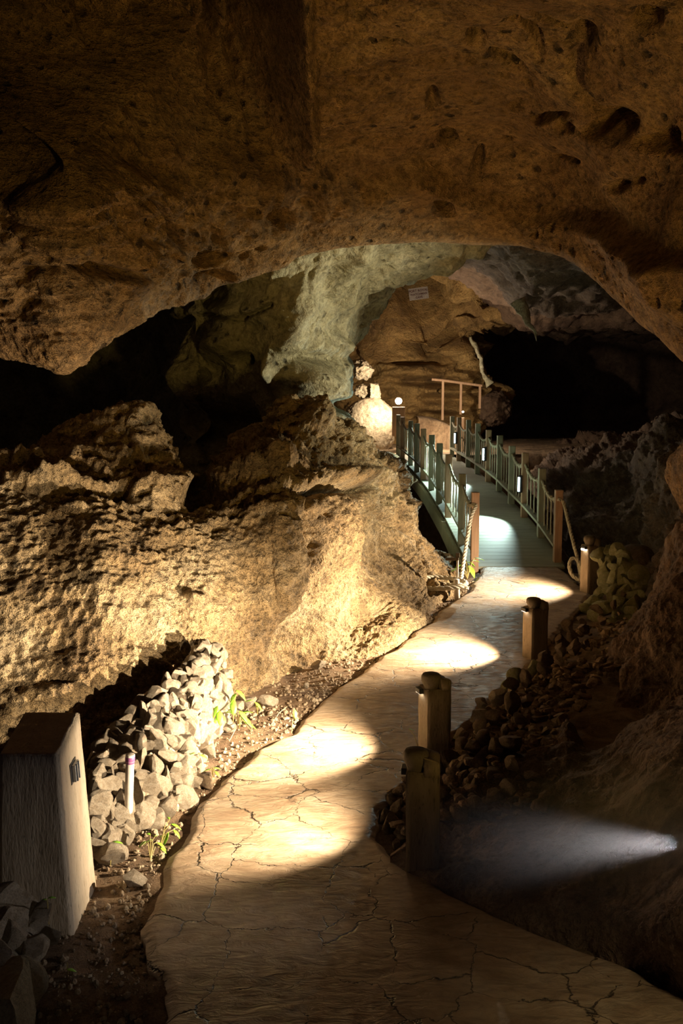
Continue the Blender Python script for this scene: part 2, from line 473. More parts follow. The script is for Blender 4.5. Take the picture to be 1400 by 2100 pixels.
for c in L3:
    f, r = c[0], c[-1]
    cols.append([(f[0], f[1] + 30, f[2] + .05)] + c + [(r[0] + 2, r[1] - 6, r[2] + .5), (r[0] + 5, r[1] + 12, r[2] + 1.3), (r[0] + 5, r[1] + 120, r[2] + 1.8)])
rows = [[cols[j][i] for j in range(len(cols))] for i in range(len(cols[0]))]
cracks = [([(612, 1030), (606, 1080), (612, 1130), (618, 1180), (604, 1230)], 9, .26), ([(625, 1060), (640, 1110), (632, 1160)], 8, .14),
          ([(615, 1020), (660, 1000), (720, 1008), (765, 992)], 10, .25), ([(800, 1060), (850, 1110), (865, 1170), (885, 1215)], 5, .10),
          ([(838, 1150), (868, 1200), (880, 1222)], 4, .07), ([(700, 1180), (740, 1270)], 10, .05)]
lumps = [(390, 1235, 22, 16, .10), (160, 1390, 60, 40, .10), (110, 1430, 60, 20, .12), (330, 1000, 70, 22, .22), (100, 1000, 70, 12, .20), (520, 970, 30, 18, .18), (580, 960, 25, 30, .2),
         (430, 1000, 30, 16, -.2), (400, 985, 12, 30, -.35), (250, 1000, 16, 10, -.16), (60, 968, 60, 8, .18), (215, 1012, 60, 8, -.12), (545, 1240, 60, 80, .12), (720, 980, 60, 14, .2),
         (640, 870, 30, 40, .15), (600, 1310, 40, 40, -.12), (845, 1040, 14, 26, .12), (770, 1100, 40, 90, -.12), (700, 1110, 50, 70, .08)]
def disp_wall(W, A):
    x, y = A[:, 0], A[:, 1]
    d = fbm(W * np.array([.9, .9, 1.1]), 3) * .22
    upper = 1 - sstep(1010, 1110, y + .0 * x)
    d += fbm(W * np.array([3, 3, 4.2]), 5, .6) * (.05 + .07 * upper)
    d += fbm(W * 12, 5, .7) * .032
    d += (worley(W * 19) - .5) * .035 + (worley(W * 8) - .5) * .015
    w = worley(W * np.array([6, 6, 8.5])); d -= np.clip(.45 - w, 0, 1) * .30 * upper
    w = worley(W * np.array([12, 12, 18])); d -= np.clip(.42 - w, 0, 1) * .16 * (upper * .9 + .12)
    d += fbm(W * np.array([1.5, 1.5, 7]), 3) * .10 * upper
    for pts, r, a in cracks: d -= a * np.exp(-(seg_dist(x, y, pts) / r) ** 2)
    for cx, cy, rx, ry, a in lumps: d += a * g(x, y, cx, cy, rx, ry)
    # vertical flutes on the far foot
    fz = sstep(690, 800, x) * sstep(1260, 1150, y)
    d += fz * .05 * fbm(np.stack([W[:, 0] * 7, W[:, 1] * 7, W[:, 2] * 1.2], -1), 3)
    # left block stands proud of the crack
    d += .16 * sstep(470, 600, x) * (1 - sstep(600, 616, x)) * sstep(980, 1060, y) * (1 - sstep(1190, 1280, y))
    return d
o = loft('wall_left', rows, 620, 420, M['wall'], disp_wall)
props(o, 'rough tan cave wall beside the stamped walkway', 'cave wall', kind='structure')

# ---------- pale flowstone wall behind, with the dark hollow to its left
edge = [(400, 1150), (470, 1030), (525, 930), (560, 855), (585, 792), (640, 746), (700, 730), (760, 724), (830, 706), (900, 712), (1000, 740), (1120, 750)]
base = [(-900, 9.5), (-400, 12.0), (-100, 14.5), (120, 15.5), (260, 15.0), (330, 13.4), (370, 11.9), (395, 11.1), (425, 11.1), (480, 10.6), (560, 10.4)]
rows = []
for py, ex in edge:
    up = np.interp(py, [400, 520, 700, 850, 1100], [-.9, -.3, 0.0, .2, .3])
    r = []
    for x, d in base:
        dd = d + up
        if py < 600 and x < 400: dd = d * (.62 + .38 * (py - 400) / 200.) if py > 400 else d * .62
        if py < 600 and x < 400: dd = max(dd, 9.4)
        r.append((x, py, dd))
    for f, d in ((.35, 10.4), (.7, 10.9), (.9, 11.6), (1.0, 12.6)):
        r.append((560 + (ex - 560) * f, py, d + up))
    r.append((ex - 4, py, 13.8 + up)); r.append((ex - 60, py, 17))
    rows.append(r)
pale_lumps = [(470, 700, 30, 30, .2), (440, 720, 20, 26, .15), (640, 775, 45, 28, .40), (640, 810, 45, 20, .25), (600, 640, 60, 70, .25), (560, 760, 16, 30, .25), (500, 737, 13, 11, -.5), (412, 773, 8, 14, -.3), (455, 870, 60, 40, -.5), (500, 900, 90, 40, -.6),
              (640, 735, 80, 14, -.2), (440, 640, 60, 20, .2), (500, 650, 6, 30, -.1), (690, 830, 40, 14, -.4), (700, 650, 20, 50, -.2), (390, 770, 16, 60, .3)]
def disp_pale(W, A):
    x, y = A[:, 0], A[:, 1]
    d = fbm(W * np.array([.7, .7, .9]), 3) * .45
    d += fbm(W * np.array([2.5, 2.5, 3]), 5, .55) * .14
    d += fbm(W * 9, 3, .6) * .02
    w = worley(W * 5); d -= np.clip(.33 - w, 0, 1) * .5 * sstep(-.1, .2, fbm(W * .8 + 9, 2))
    w = worley(W * 12); d -= np.clip(.3 - w, 0, 1) * .2 * sstep(-.1, .2, fbm(W * 1.1 + 3, 2))
    for cx, cy, rx, ry, a in pale_lumps: d += a * g(x, y, cx, cy, rx, ry)
    d -= .12 * np.exp(-(seg_dist(x, y, [(360, 660), (430, 640), (495, 655), (560, 625)]) / 5) ** 2)
    d += .10 * fbm(np.stack([x * .03 + y * .012, y * .004, x * 0], -1), 2) * sstep(520, 560, x) * sstep(780, 700, y)
    return d
o = loft('wall_left.001', rows, 460, 320, M['pale'], disp_pale)
props(o, 'pale greenish flowstone wall under the arch, with a dark hollow at its left', 'cave wall', kind='structure')

# ---------- far orange wall across the bridge
er = [(430, 1080), (500, 1010), (560, 985), (620, 1000), (645, 1030), (662, 985), (710, 972), (760, 990), (800, 1003), (850, 1000), (900, 1010), (960, 1020)]
rows = []
for py, ex in er:
    a = np.interp(py, [430, 520, 700, 960], [23, 26, 28.5, 29])
    rows.append([(560, py, a + 1), (680, py, a + .5), (740, py, a), (800, py, a - .3), (860, py, a), (920, py, a - .2), (ex - 25, py, a - .6), (ex, py, a + .4), (ex - 8, py, a + 2.5)])
far_l = [(850, 655, 90, 16, 1.3), (840, 625, 110, 6, -1.0), (820, 700, 80, 20, 1.1), (830, 740, 90, 8, -1.2), (860, 765, 60, 14, .6), (905, 800, 70, 12, 1.2), (900, 835, 60, 12, .8), (856, 602, 34, 22, -4.0),
         (935, 710, 25, 20, .8), (930, 660, 10, 12, -.8), (880, 670, 50, 6, -.5), (910, 690, 40, 8, -.8), (1010, 640, 22, 8, .7), (895, 785, 80, 8, -.9), (770, 640, 25, 12, -.6), (870, 570, 80, 18, .6)]
def disp_far(W, A):
    x, y = A[:, 0], A[:, 1]
    d = fbm(W * np.array([.35, .35, .8]), 4) * 1.1
    d += fbm(W * np.array([1.2, 1.2, 2.4]), 5, .6) * .35
    d += -np.abs(fbm(W * np.array([.9, .9, 2.0]) + 5, 3)) * .15 + (.5 - worley(W * np.array([.55, .55, 1.1]))) * .9 + fbm(W * np.array([3, 3, 5]), 4, .6) * .12
    for cx, cy, rx, ry, a in far_l: d += (.95 * a if a > 0 else .55 * a) * g(x, y, cx, cy, rx, ry, .05)
    return d
o = loft('wall_back', rows, 260, 300, M['far'], disp_far)
props(o, 'ledged orange rock wall at the far end beyond the footbridge', 'cave wall', kind='structure')

# ---------- inner roof behind the arch, then the dark end of the cave
def inner_py(x, py):
    end = np.interp(x, [600, 760, 900, 980, 1060, 1120, 1300], [545, 550, 562, 600, 690, 700, 690])
    return 380 + (py - 380) / 310.0 * (end - 380)
rows = [[(x, float(inner_py(x, py)), d + .0006 * abs(x - 1000)) for x in (600, 760, 880, 940, 1000, 1060, 1120, 1250, 1400, 1700, 2300)] for py, d in ((380, 10.5), (460, 12), (520, 14), (570, 17), (610, 20), (640, 24), (665, 29), (690, 36))]
def disp_in(W, A):
    x, y = A[:, 0], A[:, 1]
    d = fbm(W * .5, 4) * .7 + fbm(W * 1.6, 5, .55) * .25
    return d
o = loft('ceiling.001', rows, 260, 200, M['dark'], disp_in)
props(o, 'dim grey inner roof seen through the arch above the footbridge', 'cave ceiling', kind='structure')
rows = [[(x, py, d) for x, d in ((-1500, 20), (-200, 28), (400, 34), (800, 38), (1200, 38), (1600, 34), (2600, 24))] for py in (200, 500, 700, 850, 1000, 1150, 1300)]
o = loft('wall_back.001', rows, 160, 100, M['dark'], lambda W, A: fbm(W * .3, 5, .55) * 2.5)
props(o, 'unlit rock closing off the depth of the cave', 'cave wall', kind='structure')

# ---------- right side beyond the bridge: a slope falling into the dark gap
rows = [
    [(1000, 940, 34), (1080, 930, 33), (1180, 920, 30), (1290, 890, 26), (1400, 860, 20), (1600, 820, 14), (2300, 600, 9)],
    [(1030, 950, 30), (1100, 940, 28), (1190, 930, 25), (1290, 905, 21), (1400, 880, 17), (1600, 850, 12), (2300, 700, 8)],
    [(1060, 970, 26), (1120, 960, 23), (1200, 950, 20), (1290, 940, 17), (1400, 930, 14), (1600, 930, 10), (2300, 900, 7.5)],
    [(1110, 1030, 21), (1165, 1030, 18.5), (1235, 1030, 16.5), (1310, 1025, 14.5), (1400, 1025, 12.3), (1600, 1050, 9.5), (2300, 1050, 7)],
    [(1155, 1110, 17), (1205, 1110, 15.5), (1265, 1110, 14.3), (1335, 1110, 12.8), (1400, 1110, 11), (1600, 1150, 9), (2300, 1200, 6.5)],
    [(1180, 1210, 14), (1220, 1210, 13.2), (1280, 1210, 12.2), (1340, 1210, 11.2), (1420, 1230, 10), (1600, 1300, 8), (2300, 1350, 6)]]
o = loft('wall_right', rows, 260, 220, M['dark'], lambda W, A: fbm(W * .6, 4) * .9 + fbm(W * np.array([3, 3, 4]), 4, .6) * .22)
props(o, 'dark rock slope to the right of the footbridge', 'cave wall', kind='structure')
rows = [[(x, y, d + 2.5) for x, y, d in ((1420, 900, 8), (1480, 850, 7.5), (1700, 820, 7), (2200, 800, 6))],
        [(1375, 940, 8.6), (1440, 900, 7.3), (1700, 880, 6.6), (2200, 880, 6)],
        [(1356, 958, 8.2), (1420, 930, 7.1), (1700, 930, 6.4), (2200, 950, 5.8)],
        [(1366, 990, 8.0), (1430, 980, 7.0), (1700, 1000, 6.3), (2200, 1020, 5.7)],
        [(1392, 1040, 8.0), (1450, 1040, 7.0), (1700, 1060, 6.3), (2200, 1100, 5.7)],
        [(1412, 1075, 8.4), (1500, 1100, 7.4), (1700, 1120, 6.7), (2200, 1200, 6)],
        [(1440, 1090, 10.5), (1520, 1120, 9), (1700, 1150, 8.5), (2200, 1250, 8)]]
o = loft('wall_right.001', rows, 120, 120, M['ceil'], lambda W, A: fbm(W * 1.2, 4) * .12 + fbm(W * 5, 4) * .03)
props(o, 'brown rock bulge at the right edge below the arch', 'cave wall', kind='structure')

# ---------- right bank near the path
M1 = [  # column ridge -> foot
    [(1150, 1385, 7.9), (1150, 1400, 7.3), (1150, 1440, 6.9), (1150, 1500, 6.4), (1150, 1600, 5.8)],
    [(1215, 1350, 8.3), (1220, 1400, 7.4), (1225, 1450, 6.9), (1225, 1530, 6.3), (1225, 1620, 5.6)],
    [(1248, 1335, 7.4), (1246, 1390, 6.9), (1240, 1450, 6.5), (1240, 1530, 6.0), (1240, 1650, 5.4)],
    [(1305, 1258, 7.6), (1305, 1330, 7.0), (1300, 1430, 6.4), (1300, 1530, 5.9), (1300, 1650, 5.2)],
    [(1350, 1190, 7.8), (1350, 1290, 7.0), (1350, 1410, 6.3), (1350, 1520, 5.7), (1350, 1650, 5.0)],
    [(1410, 1100, 8.0), (1410, 1240, 7.0), (1410, 1380, 6.2), (1410, 1510, 5.5), (1410, 1650, 4.8)],
    [(1600, 1000, 7.6), (1600, 1180, 6.5), (1600, 1350, 5.6), (1600, 1500, 5.0), (1600, 1650, 4.4)],
    [(2300, 900, 6.6), (2300, 1100, 5.6), (2300, 1300, 4.8), (2300, 1500, 4.2), (2300, 1650, 3.8)]]
rows = [[(c[0][0], c[0][1] + 60, c[0][2] + 3) for c in M1], [(c[0][0], c[0][1] + 4, c[0][2] + .8) for c in M1]] + [[c[i] for c in M1] for i in range(5)]
def disp_bank(W, A):
    x, y = A[:, 0], A[:, 1]
    d = fbm(W * .9, 4) * .22 + fbm(W * np.array([3.5, 3.5, 4]), 5, .6) * .09 + fbm(W * 16, 3, .6) * .015
    d -= .25 * np.exp(-(seg_dist(x, y, [(1228, 1560), (1215, 1500), (1235, 1420), (1262, 1350)]) / 12) ** 2)
    return d
o = loft('wall_right.002', rows, 220, 240, M['dark'], disp_bank)
props(o, 'dark reddish rock flank rising at the right edge behind the bank', 'cave wall', kind='structure')
def gz(px, py, z=0.0): return (px, py, dz(py, z))
M2 = [  # ridge -> foot on the path edge
    [(800, 1755, dz(1755, .02)), (800, 1760, dz(1760, .02)), (800, 1770, dz(1770, .0)), (800, 1790, dz(1790, -.02)), (800, 1800, dz(1800, -.08))],
    [(880, 1690, 4.75), (880, 1725, 4.6), (880, 1760, 4.42), (880, 1800, 4.28), (878, 1830, dz(1830, -.06))],
    [(940, 1625, 5.0), (940, 1680, 4.75), (940, 1740, 4.5), (935, 1800, 4.25), (930, 1850, dz(1850, -.06))],
    [(1020, 1575, 5.2), (1020, 1650, 4.8), (1020, 1730, 4.45), (1015, 1810, 4.15), (1010, 1885, dz(1885, -.06))],
    [(1125, 1530, 5.4), (1125, 1620, 4.85), (1125, 1720, 4.35), (1125, 1830, 4.0), (1125, 1935, dz(1935, -.06))],
    [(1160, 1482, 5.6), (1165, 1590, 4.9), (1170, 1710, 4.28), (1175, 1835, 3.9), (1180, 1955, dz(1955, -.06))],
    [(1210, 1525, 5.3), (1220, 1610, 4.75), (1230, 1720, 4.15), (1240, 1850, 3.75), (1250, 1985, dz(1985, -.06))],
    [(1280, 1500, 5.1), (1290, 1600, 4.55), (1300, 1720, 4.0), (1310, 1860, 3.6), (1320, 2015, dz(2015, -.06))],
    [(1400, 1470, 4.8), (1400, 1590, 4.2), (1400, 1720, 3.78), (1400, 1880, 3.4), (1400, 2060, dz(2060, -.06))],
    [(1700, 1400, 4.3), (1700, 1580, 3.6), (1700, 1750, 3.2), (1700, 1950, 2.9), (1700, 2200, dz(2200, -.06))],
    [(2400, 1300, 3.6), (2400, 1550, 3.0), (2400, 1800, 2.6), (2400, 2100, 2.4), (2400, 2500, dz(2500, -.06))]]
rows = [[(c[0][0], c[0][1] + 70, c[0][2] + 1.2) for c in M2], [(c[0][0], c[0][1] + 3, c[0][2] + .3) for c in M2]] + [[c[i] for c in M2] for i in range(5)]
def disp_b2(W, A):
    x, y = A[:, 0], A[:, 1]
    k = sstep(820, 960, x)
    d = (fbm(W * 1.1 + 3, 4) * .14 + fbm(W * np.array([4, 4, 2.5]), 5, .6) * .06 + fbm(W * 18, 3, .6) * .012) * k
    return d
o = loft('wall_right.003', rows, 260, 240, M['dark'], disp_b2)
props(o, 'low fissured rock bank at lower right beside the path', 'rock bank', kind='structure')

# ---------- ground
Lpx = [(345, 2300), (330, 2100), (318, 1990), (305, 1900), (322, 1810), (352, 1740), (385, 1680), (420, 1630), (470, 1580), (535, 1532), (600, 1498), (645, 1452), (705, 1398), (785, 1345), (850, 1300), (910, 1250), (955, 1215), (975, 1190), (985, 1172), (985, 1150)]
Rpx = [(1700, 2190), (1520, 2105), (1400, 2045), (1300, 1990), (1150, 1925), (1010, 1872), (905, 1820), (850, 1785), (800, 1745), (768, 1715), (775, 1660), (815, 1620), (860, 1585), (905, 1540), (960, 1485), (1010, 1430), (1080, 1370), (1130, 1305), (1190, 1245), (1212, 1215), (1175, 1185), (1150, 1165), (1145, 1150)]
Lw = [G(x, y) for x, y in Lpx]; Rw = [G(x, y) for x, y in Rpx]
yl = np.array([p.y for p in Lw]); xl = np.array([p.x for p in Lw]); yr = np.array([p.y for p in Rw]); xr = np.array([p.x for p in Rw])
def path_x(y):
    return np.interp(y, np.r_[-1, yl], np.r_[-.5, xl]), np.interp(y, np.r_[-1, 1.2, yr], np.r_[4.5, 4.2, xr])
def ground_z(x, y):
    """soil surface beside the path"""
    x = np.asarray(x, float); y = np.asarray(y, float)
    L, R = path_x(y)
    z = np.full(np.broadcast(x, y).shape, -.045)
    z = z + .10 * sstep(.5, 1.6, L - x)
    z = z + .10 * sstep(.2, .9, x - R)
    gap = sstep(11.9, 12.6, y) * (1 - sstep(21.5, 23, y))     # the ground drops away under the bridge
    z = z - gap * 1.9
    z = z + .76 * sstep(21.8, 23, y)
    return z
def grid_xy(x0, x1, nx, y0, y1, ny, pw=1.0):
    X = np.linspace(x0, x1, nx); T = np.linspace(0, 1, ny) ** pw; Y = y0 + (y1 - y0) * T
    return np.meshgrid(X, Y)
X, Y = grid_xy(-5, 9, 420, -.5, 32, 640, 1.7)
Z = ground_z(X, Y)
Wg = np.stack([X, Y, Z], -1)
pn = Wg.reshape(-1, 3) * np.array([1, 1, 0])
Lx, Rx = path_x(Y)
inside = ((X > Lx + .08) & (X < Rx - .08) & (Y < 12.2)).ravel()
nz = fbm(pn * 2.2, 4) * .05 + fbm(pn * 11, 4, .6) * .02
nz = np.where(inside, -.03, nz)
Wg[..., 2] += nz.reshape(Z.shape)
o = surface_object('floor', Wg, M['soil'])
props(o, 'brown gravelly soil floor on both sides of the walkway', 'ground', kind='structure')

# the walkway slab
ys = np.concatenate([np.linspace(-.8, 3, 60), np.linspace(3, 12.35, 420)[1:]])
nu = 150
rows = []
for i, y in enumerate(ys):
    L, R = path_x(y)
    jl = float(perlin(np.array([[y * 3.1, 5.5, 0]]))[0]) * .05 + float(perlin(np.array([[y * 11, 1.5, 3]]))[0]) * .02
    jr = float(perlin(np.array([[y * 2.7, 8.5, 4]]))[0]) * .05 + float(perlin(np.array([[y * 9, 2.5, 4]]))[0]) * .035
    L += jl * min(1, max(0, (12 - y))); R += jr * min(1, max(0, (12 - y)))
    xs = L + (R - L) * np.linspace(0, 1, nu)
    row = np.stack([xs, np.full(nu, y), np.zeros(nu)], -1)
    e = np.minimum(xs - L, R - xs); row[:, 2] -= .02 * np.exp(-(e / .025) ** 2)
    row[:, 2] += .012 * np.array(fbm(np.stack([xs * 1.2, np.full(nu, y * 1.2), np.zeros(nu)], -1), 3))
    lo = row[0].copy(); lo[2] = -.12; lo[0] += .01; hi = row[-1].copy(); hi[2] = -.12; hi[0] -= .01
    m1_ = row[0].copy(); m1_[2] = -.05; m2_ = row[-1].copy(); m2_[2] = -.05
    rows.append(np.concatenate([[lo], [m1_], row, [m2_], [hi]]))
Wp = np.array(rows)
o = surface_object('footpath', Wp, M['path'])
props(o, 'winding walkway of stamped brown concrete with cracked flagstone pattern', 'path', kind='structure')
# landing beyond the bridge
Xl, Yl = grid_xy(.4, 4.2, 90, 22.9, 30.5, 110)
Zl = .80 + .012 * (Yl - 23) * 0
W_ = np.stack([Xl, Yl, Zl], -1); W_[..., 2] += (fbm(W_.reshape(-1, 3) * 1.2, 3) * .03).reshape(Zl.shape)
o = surface_object('footpath.001', W_, M['path'])
props(o, 'brightly lit concrete landing at the far end of the footbridge', 'path', kind='structure')

# ================================================================== THINGS
# ---------- concrete pillar with cover plate
def bil(a, b, t): return Vector(a).lerp(Vector(b), t)
pb = [Vector((-1.375, 3.66, -.1)), Vector((-1.065, 3.67, -.1)), Vector((-1.095, 4.14, -.1)), Vector((-1.40, 4.14, -.1))]
ptp = [Vector((-1.35, 3.70, .705)), Vector((-1.113, 3.70, .705)), Vector((-1.135, 4.10, .75)), Vector((-1.375, 4.10, .75))]
pil = empty('concrete_pillar', (-1.2, 3.9, 0))
props(pil, 'tapered square concrete pillar with a metal outlet cover beside the path', 'pillar')
def subdiv_hexa(b, t, n=14, amp=.0035, seed=0):
    bm = bmesh.new(); vs = [bm.verts.new(p) for p in list(b) + list(t)]
    for f in [(0, 3, 2, 1), (4, 5, 6, 7), (0, 1, 5, 4), (1, 2, 6, 5), (2, 3, 7, 6), (3, 0, 4, 7)]: bm.faces.new([vs[i] for i in f])
    bmesh.ops.bevel(bm, geom=bm.edges[:] , offset=.006, segments=2, affect='EDGES')
    bmesh.ops.subdivide_edges(bm, edges=[e for e in bm.edges if e.calc_length() > .08], cuts=n, use_grid_fill=True)
    P_ = np.array([v.co for v in bm.verts]); q = fbm(P_ * 9 + seed, 4) * amp * 2 + fbm(P_ * 40 + seed, 2) * amp
    bm.normal_update()
    for v, k in zip(bm.verts, q): v.co += v.normal * float(k)
    return bm
def bm_obj(name, bm, mat, parent=None, smooth=True, offset=None):
    me = bpy.data.meshes.new(name); 
    if offset is not None: bmesh.ops.translate(bm, verts=bm.verts, vec=-Vector(offset))
    bm.to_mesh(me); bm.free()
    me.polygons.foreach_set('use_smooth', [smooth] * len(me.polygons))
    return link(name, me, parent, mat)
PLOC = (-1.2, 3.9, 0)
bm_obj('body', subdiv_hexa(pb, ptp, 16, .002), M['pillar'], pil, True, PLOC)
cpos = P(152, 1560, 3.98)
# right face frame
def on_face(t_along, z):
    fb = bil(pb[1], pb[2], t_along); ft = bil(ptp[1], ptp[2], t_along)
    return bil(fb, ft, (z + .1) / (.73 + .1))
fx = (pb[2] - pb[1]).normalized(); nx = Vector((fx.y, -fx.x, 0))
def plate(c, w, h, th, name, mat, off=0.0, parent=None):
    m = MB(); up = (on_face(.5, .6) - on_face(.5, .3)).normalized()
    a = [c + fx * sx * w / 2 + up * sy * h / 2 + nx * (off - .004) - Vector(PLOC) for sx, sy in ((-1, -1), (1, -1), (1, 1), (-1, 1))]
    b = [p + nx * (th + .004) for p in a]
    m.hexa(a, b); return m.build(name, mat, parent, bevel=.0015)
cc = on_face(.50, .565)
pl = plate(cc, .105, .085, .004, 'gasket', M['black'], 0, pil)
cv = plate(cc + Vector((0, 0, 0)), .075, .07, .016, 'outlet_cover', M['steel'], .003, pil)
props(cv, 'grey metal outlet cover')
for s in (-1, 1): plate(cc + fx * s * .018, .008, .074, .006, 'hinge', M['steel'], .019, cv)

# ---------- capped pipe
def lathe(name, prof, n, mat, parent=None, loc=(0, 0, 0), M4=None):
    m = MB(); k = len(prof)
    for r, z in prof:
        for j in range(n):
            a = 2 * math.pi * j / n; p = Vector((r * math.cos(a), r * math.sin(a), z))
            if M4 is not None: p = M4 @ p
            m.v.append(tuple(p + Vector(loc)))
    for i in range(k - 1):
        for j in range(n):
            a = i * n + j; b = i * n + (j + 1) % n; m.f.append((a, b, b + n, a + n))
    m.f.append(tuple(reversed(range(n)))); m.f.append(tuple((k - 1) * n + j for j in range(n)))
    return m.build(name, mat, parent, smooth=True)
def pipe(name, base, top, r, label, cap=True):
    base = Vector(base); top = Vector(top); e = empty(name, base); props(e, label, 'pipe')
    ax = top - base; L = ax.length; q = ax.to_track_quat('Z', 'Y').to_matrix().to_4x4()
    lathe('tube', [(r, -.08), (r, L * .3), (r, L * .6), (r, L - .035)], 24, M['pvc'], e, M4=q)
    if cap:
        c = lathe('cap', [(r * 1.02, L - .036), (r * 1.10, L - .034), (r * 1.10, L - .006), (r * 1.02, L), (r * .9, L + .001)], 24, M['pvc'], e, M4=q)
        ring = lathe('primer_band', [(r * 1.03, L - .045), (r * 1.06, L - .043), (r * 1.14, L - .022), (r * 1.125, L - .010), (r * 1.02, L - .009)], 24, M['pvc_cap'], e, M4=q)
        props(ring, 'purple primer ring around the pipe end')
    return e
pipe('pvc_pipe', G(262, 1706, -.02), P(267, 1547, 4.73), .021, 'upright white plastic pipe with a purple ring near its cap, standing by the rubble wall')
p2 = pipe('pvc_pipe', G(937, 1222, 0), P(936, 1182, dz(1222) - .05), .030, 'short thick white pipe standing beside the path below the rope end', cap=False)
lathe('riser', [(.012, .2), (.012, .42)], 12, M['pvc'], p2)
MB().box((-.06, 0, .40), (.14, .03, .03)).box((0, 0, .44), (.04, .04, .05)).build('valve', M['hood'], p2, bevel=.004)

# ---------- bollards with hooded lamps
def bollard(px, py_base, w, h, rz, aim, energy, cone, label, z0=0.0, blend=.5, off=.0, squash=1.0):
    b = G(px, py_base, z0); e = empty('path_light_bollard', (b.x, b.y, z0), rz)
    props(e, label, 'bollard light', 'concrete light bollards along the right side of the path')
    hw = w / 2
    bm = subdiv_hexa([(-hw, -hw, -.25), (hw, -hw, -.25), (hw, hw, -.25), (-hw, hw, -.25)], [(-hw, -hw, h * .84), (hw, -hw, h * .84), (hw, hw, h * .84), (-hw, hw, h * .84)], 8, .004, px)
    bm_obj('post', bm, M['bollard'], e)
    # broken rear stub and the rounded head over the lamp, on the path side
    bm = subdiv_hexa([(hw * .05, -hw, h * .80), (hw, -hw, h * .80), (hw, hw, h * .80), (hw * .05, hw, h * .80)], [(hw * .0, -hw * .9, h * .97), (hw * .98, -hw * .95, h * .93), (hw * .98, hw, h * .93), (hw * .0, hw, h * .97)], 6, .008, px + 9)
    bm_obj('broken_top', bm, M['bollard'], e)
    hd = MB(); n = 20; prof = [(.0, 1.0), (.55, .985), (.85, .93), (1.0, .80), (1.0, .52), (.80, .30), (.62, .0)]
    for r, z in prof:
        for j in range(n):
            a = 2 * math.pi * j / n
            hd.v.append((-hw * .45 + math.cos(a) * r * hw * .78, -hw * .25 + math.sin(a) * r * hw * .80, h * .84 - .01 + z * h * .19))
    for i in range(len(prof) - 1):
        for j in range(n): hd.f.append((i * n + (j + 1) % n, i * n + j, (i + 1) * n + j, (i + 1) * n + (j + 1) % n))
    hd.f.append(tuple((len(prof) - 1) * n + j for j in range(n)))
    hood = hd.build('lamp_hood', M['hood'], e, smooth=True)
    # lens under the hood, facing the path
    far = px > 1200; ly = -hw * .1 if far else hw * .35
    ln = MB(); ln.box((-hw * 1.02 - .012, ly, h * .80), (.03, hw * .9, .030)); lens = ln.build('lamp_housing', M['black'], e, bevel=.004)
    MB().box((-hw * 1.02 - .014, ly, h * .80 - (.019 if far else .0125)), (.020 if not far else .034, hw * .75, .006 if not far else .02)).build('lens', M['led_warm'], lens)
    bpy.context.view_layer.update()
    lp = e.matrix_world @ Vector((-hw * 1.02 - .055, ly, h * .80 - .03))
    spot('lamp_light', lp, aim, energy, cone, blend, WARM, .012, lens)
    return e
bollard(866, 1776, .145, .55, math.radians(-8), P(100, 1500, 5.6), 330, 112, 'nearest concrete bollard light with a rounded hood, foot hidden in shadow by the path', blend=1.0)
bollard(890, 1560, .145, .53, math.radians(18), P(330, 1420, 6.2), 640, 112, 'second bollard light from the camera, standing among dark stones', blend=1.0)
bollard(1096, 1348, .15, .50, math.radians(22), P(740, 1295, 8.3), 720, 116, 'third bollard light from the camera, isolated dark post beside the bright bend', blend=1.0)
bollard(1209, 1214, .16, .62, math.radians(20), P(960, 1208, 10.9), 430, 124, 'farthest bollard light, mossy, with its lit lamp next to the rope end', blend=1.0)

# ---------- stones
def stone_mesh(seed, sub=3):
    r = random.Random(seed); bm = bmesh.new(); bmesh.ops.create_icosphere(bm, subdivisions=sub, radius=1)
    planes = []
    for _ in range(12):
        n = Vector((r.gauss(0, 1), r.gauss(0, 1), r.gauss(0, 1))).normalized(); planes.append((n, r.uniform(.42, .80)))
    sc = Vector((r.uniform(.95, 1.45), r.uniform(.75, 1.1), r.uniform(.55, .85))) * 1.12
    for v in bm.verts:
        for _ in range(2):
            c = v.co.copy()
            for n, d in planes:
                k = c.dot(n)
                if k > d: c -= n * (k - d)
            v.co = c
        v.co = Vector((c.x * sc.x, c.y * sc.y, c.z * sc.z))
    P_ = np.array([v.co for v in bm.verts]); q = fbm(P_ * 2.2 + seed * 3.1, 4, .6) * .11; bm.normal_update()
    for v, k in zip(bm.verts, q): v.co += v.normal * float(k)
    bm.normal_update()
    for e in bm.edges:
        e.smooth = e.calc_face_angle(0) < math.radians(24)
    me = bpy.data.meshes.new('stone'); bm.to_mesh(me); bm.free()
    me.polygons.foreach_set('use_smooth', [True] * len(me.polygons))
    return me
def stone_set(mat):
    out = []
    for i in range(9):
        me = stone_mesh(100 + i); me.materials.append(mat); out.append(me)
    return out
ST = stone_set(M['stone']); SG = stone_set(M['stone_g']); SD = stone_set(M['stone_d'])
protos = {}
def stone(pool, loc, size, label, group=None, rot=None, flat=(1, 1, 1), name='stone', cat='stone'):
    me = random.choice(pool)
    key = me.name
    if key not in protos:
        o = bpy.data.objects.new(name, me); protos[key] = o
    else:
        o = protos[key].copy()
        for k in list(o.keys()): del o[k]
        o.name = name
    COL.objects.link(o)
    o.location = loc; o.rotation_euler = rot or (random.uniform(0, 6.28), random.uniform(0, 6.28), random.uniform(0, 6.28))
    o.scale = (size * flat[0], size * flat[1], size * flat[2])
    return props(o, label, cat, group)

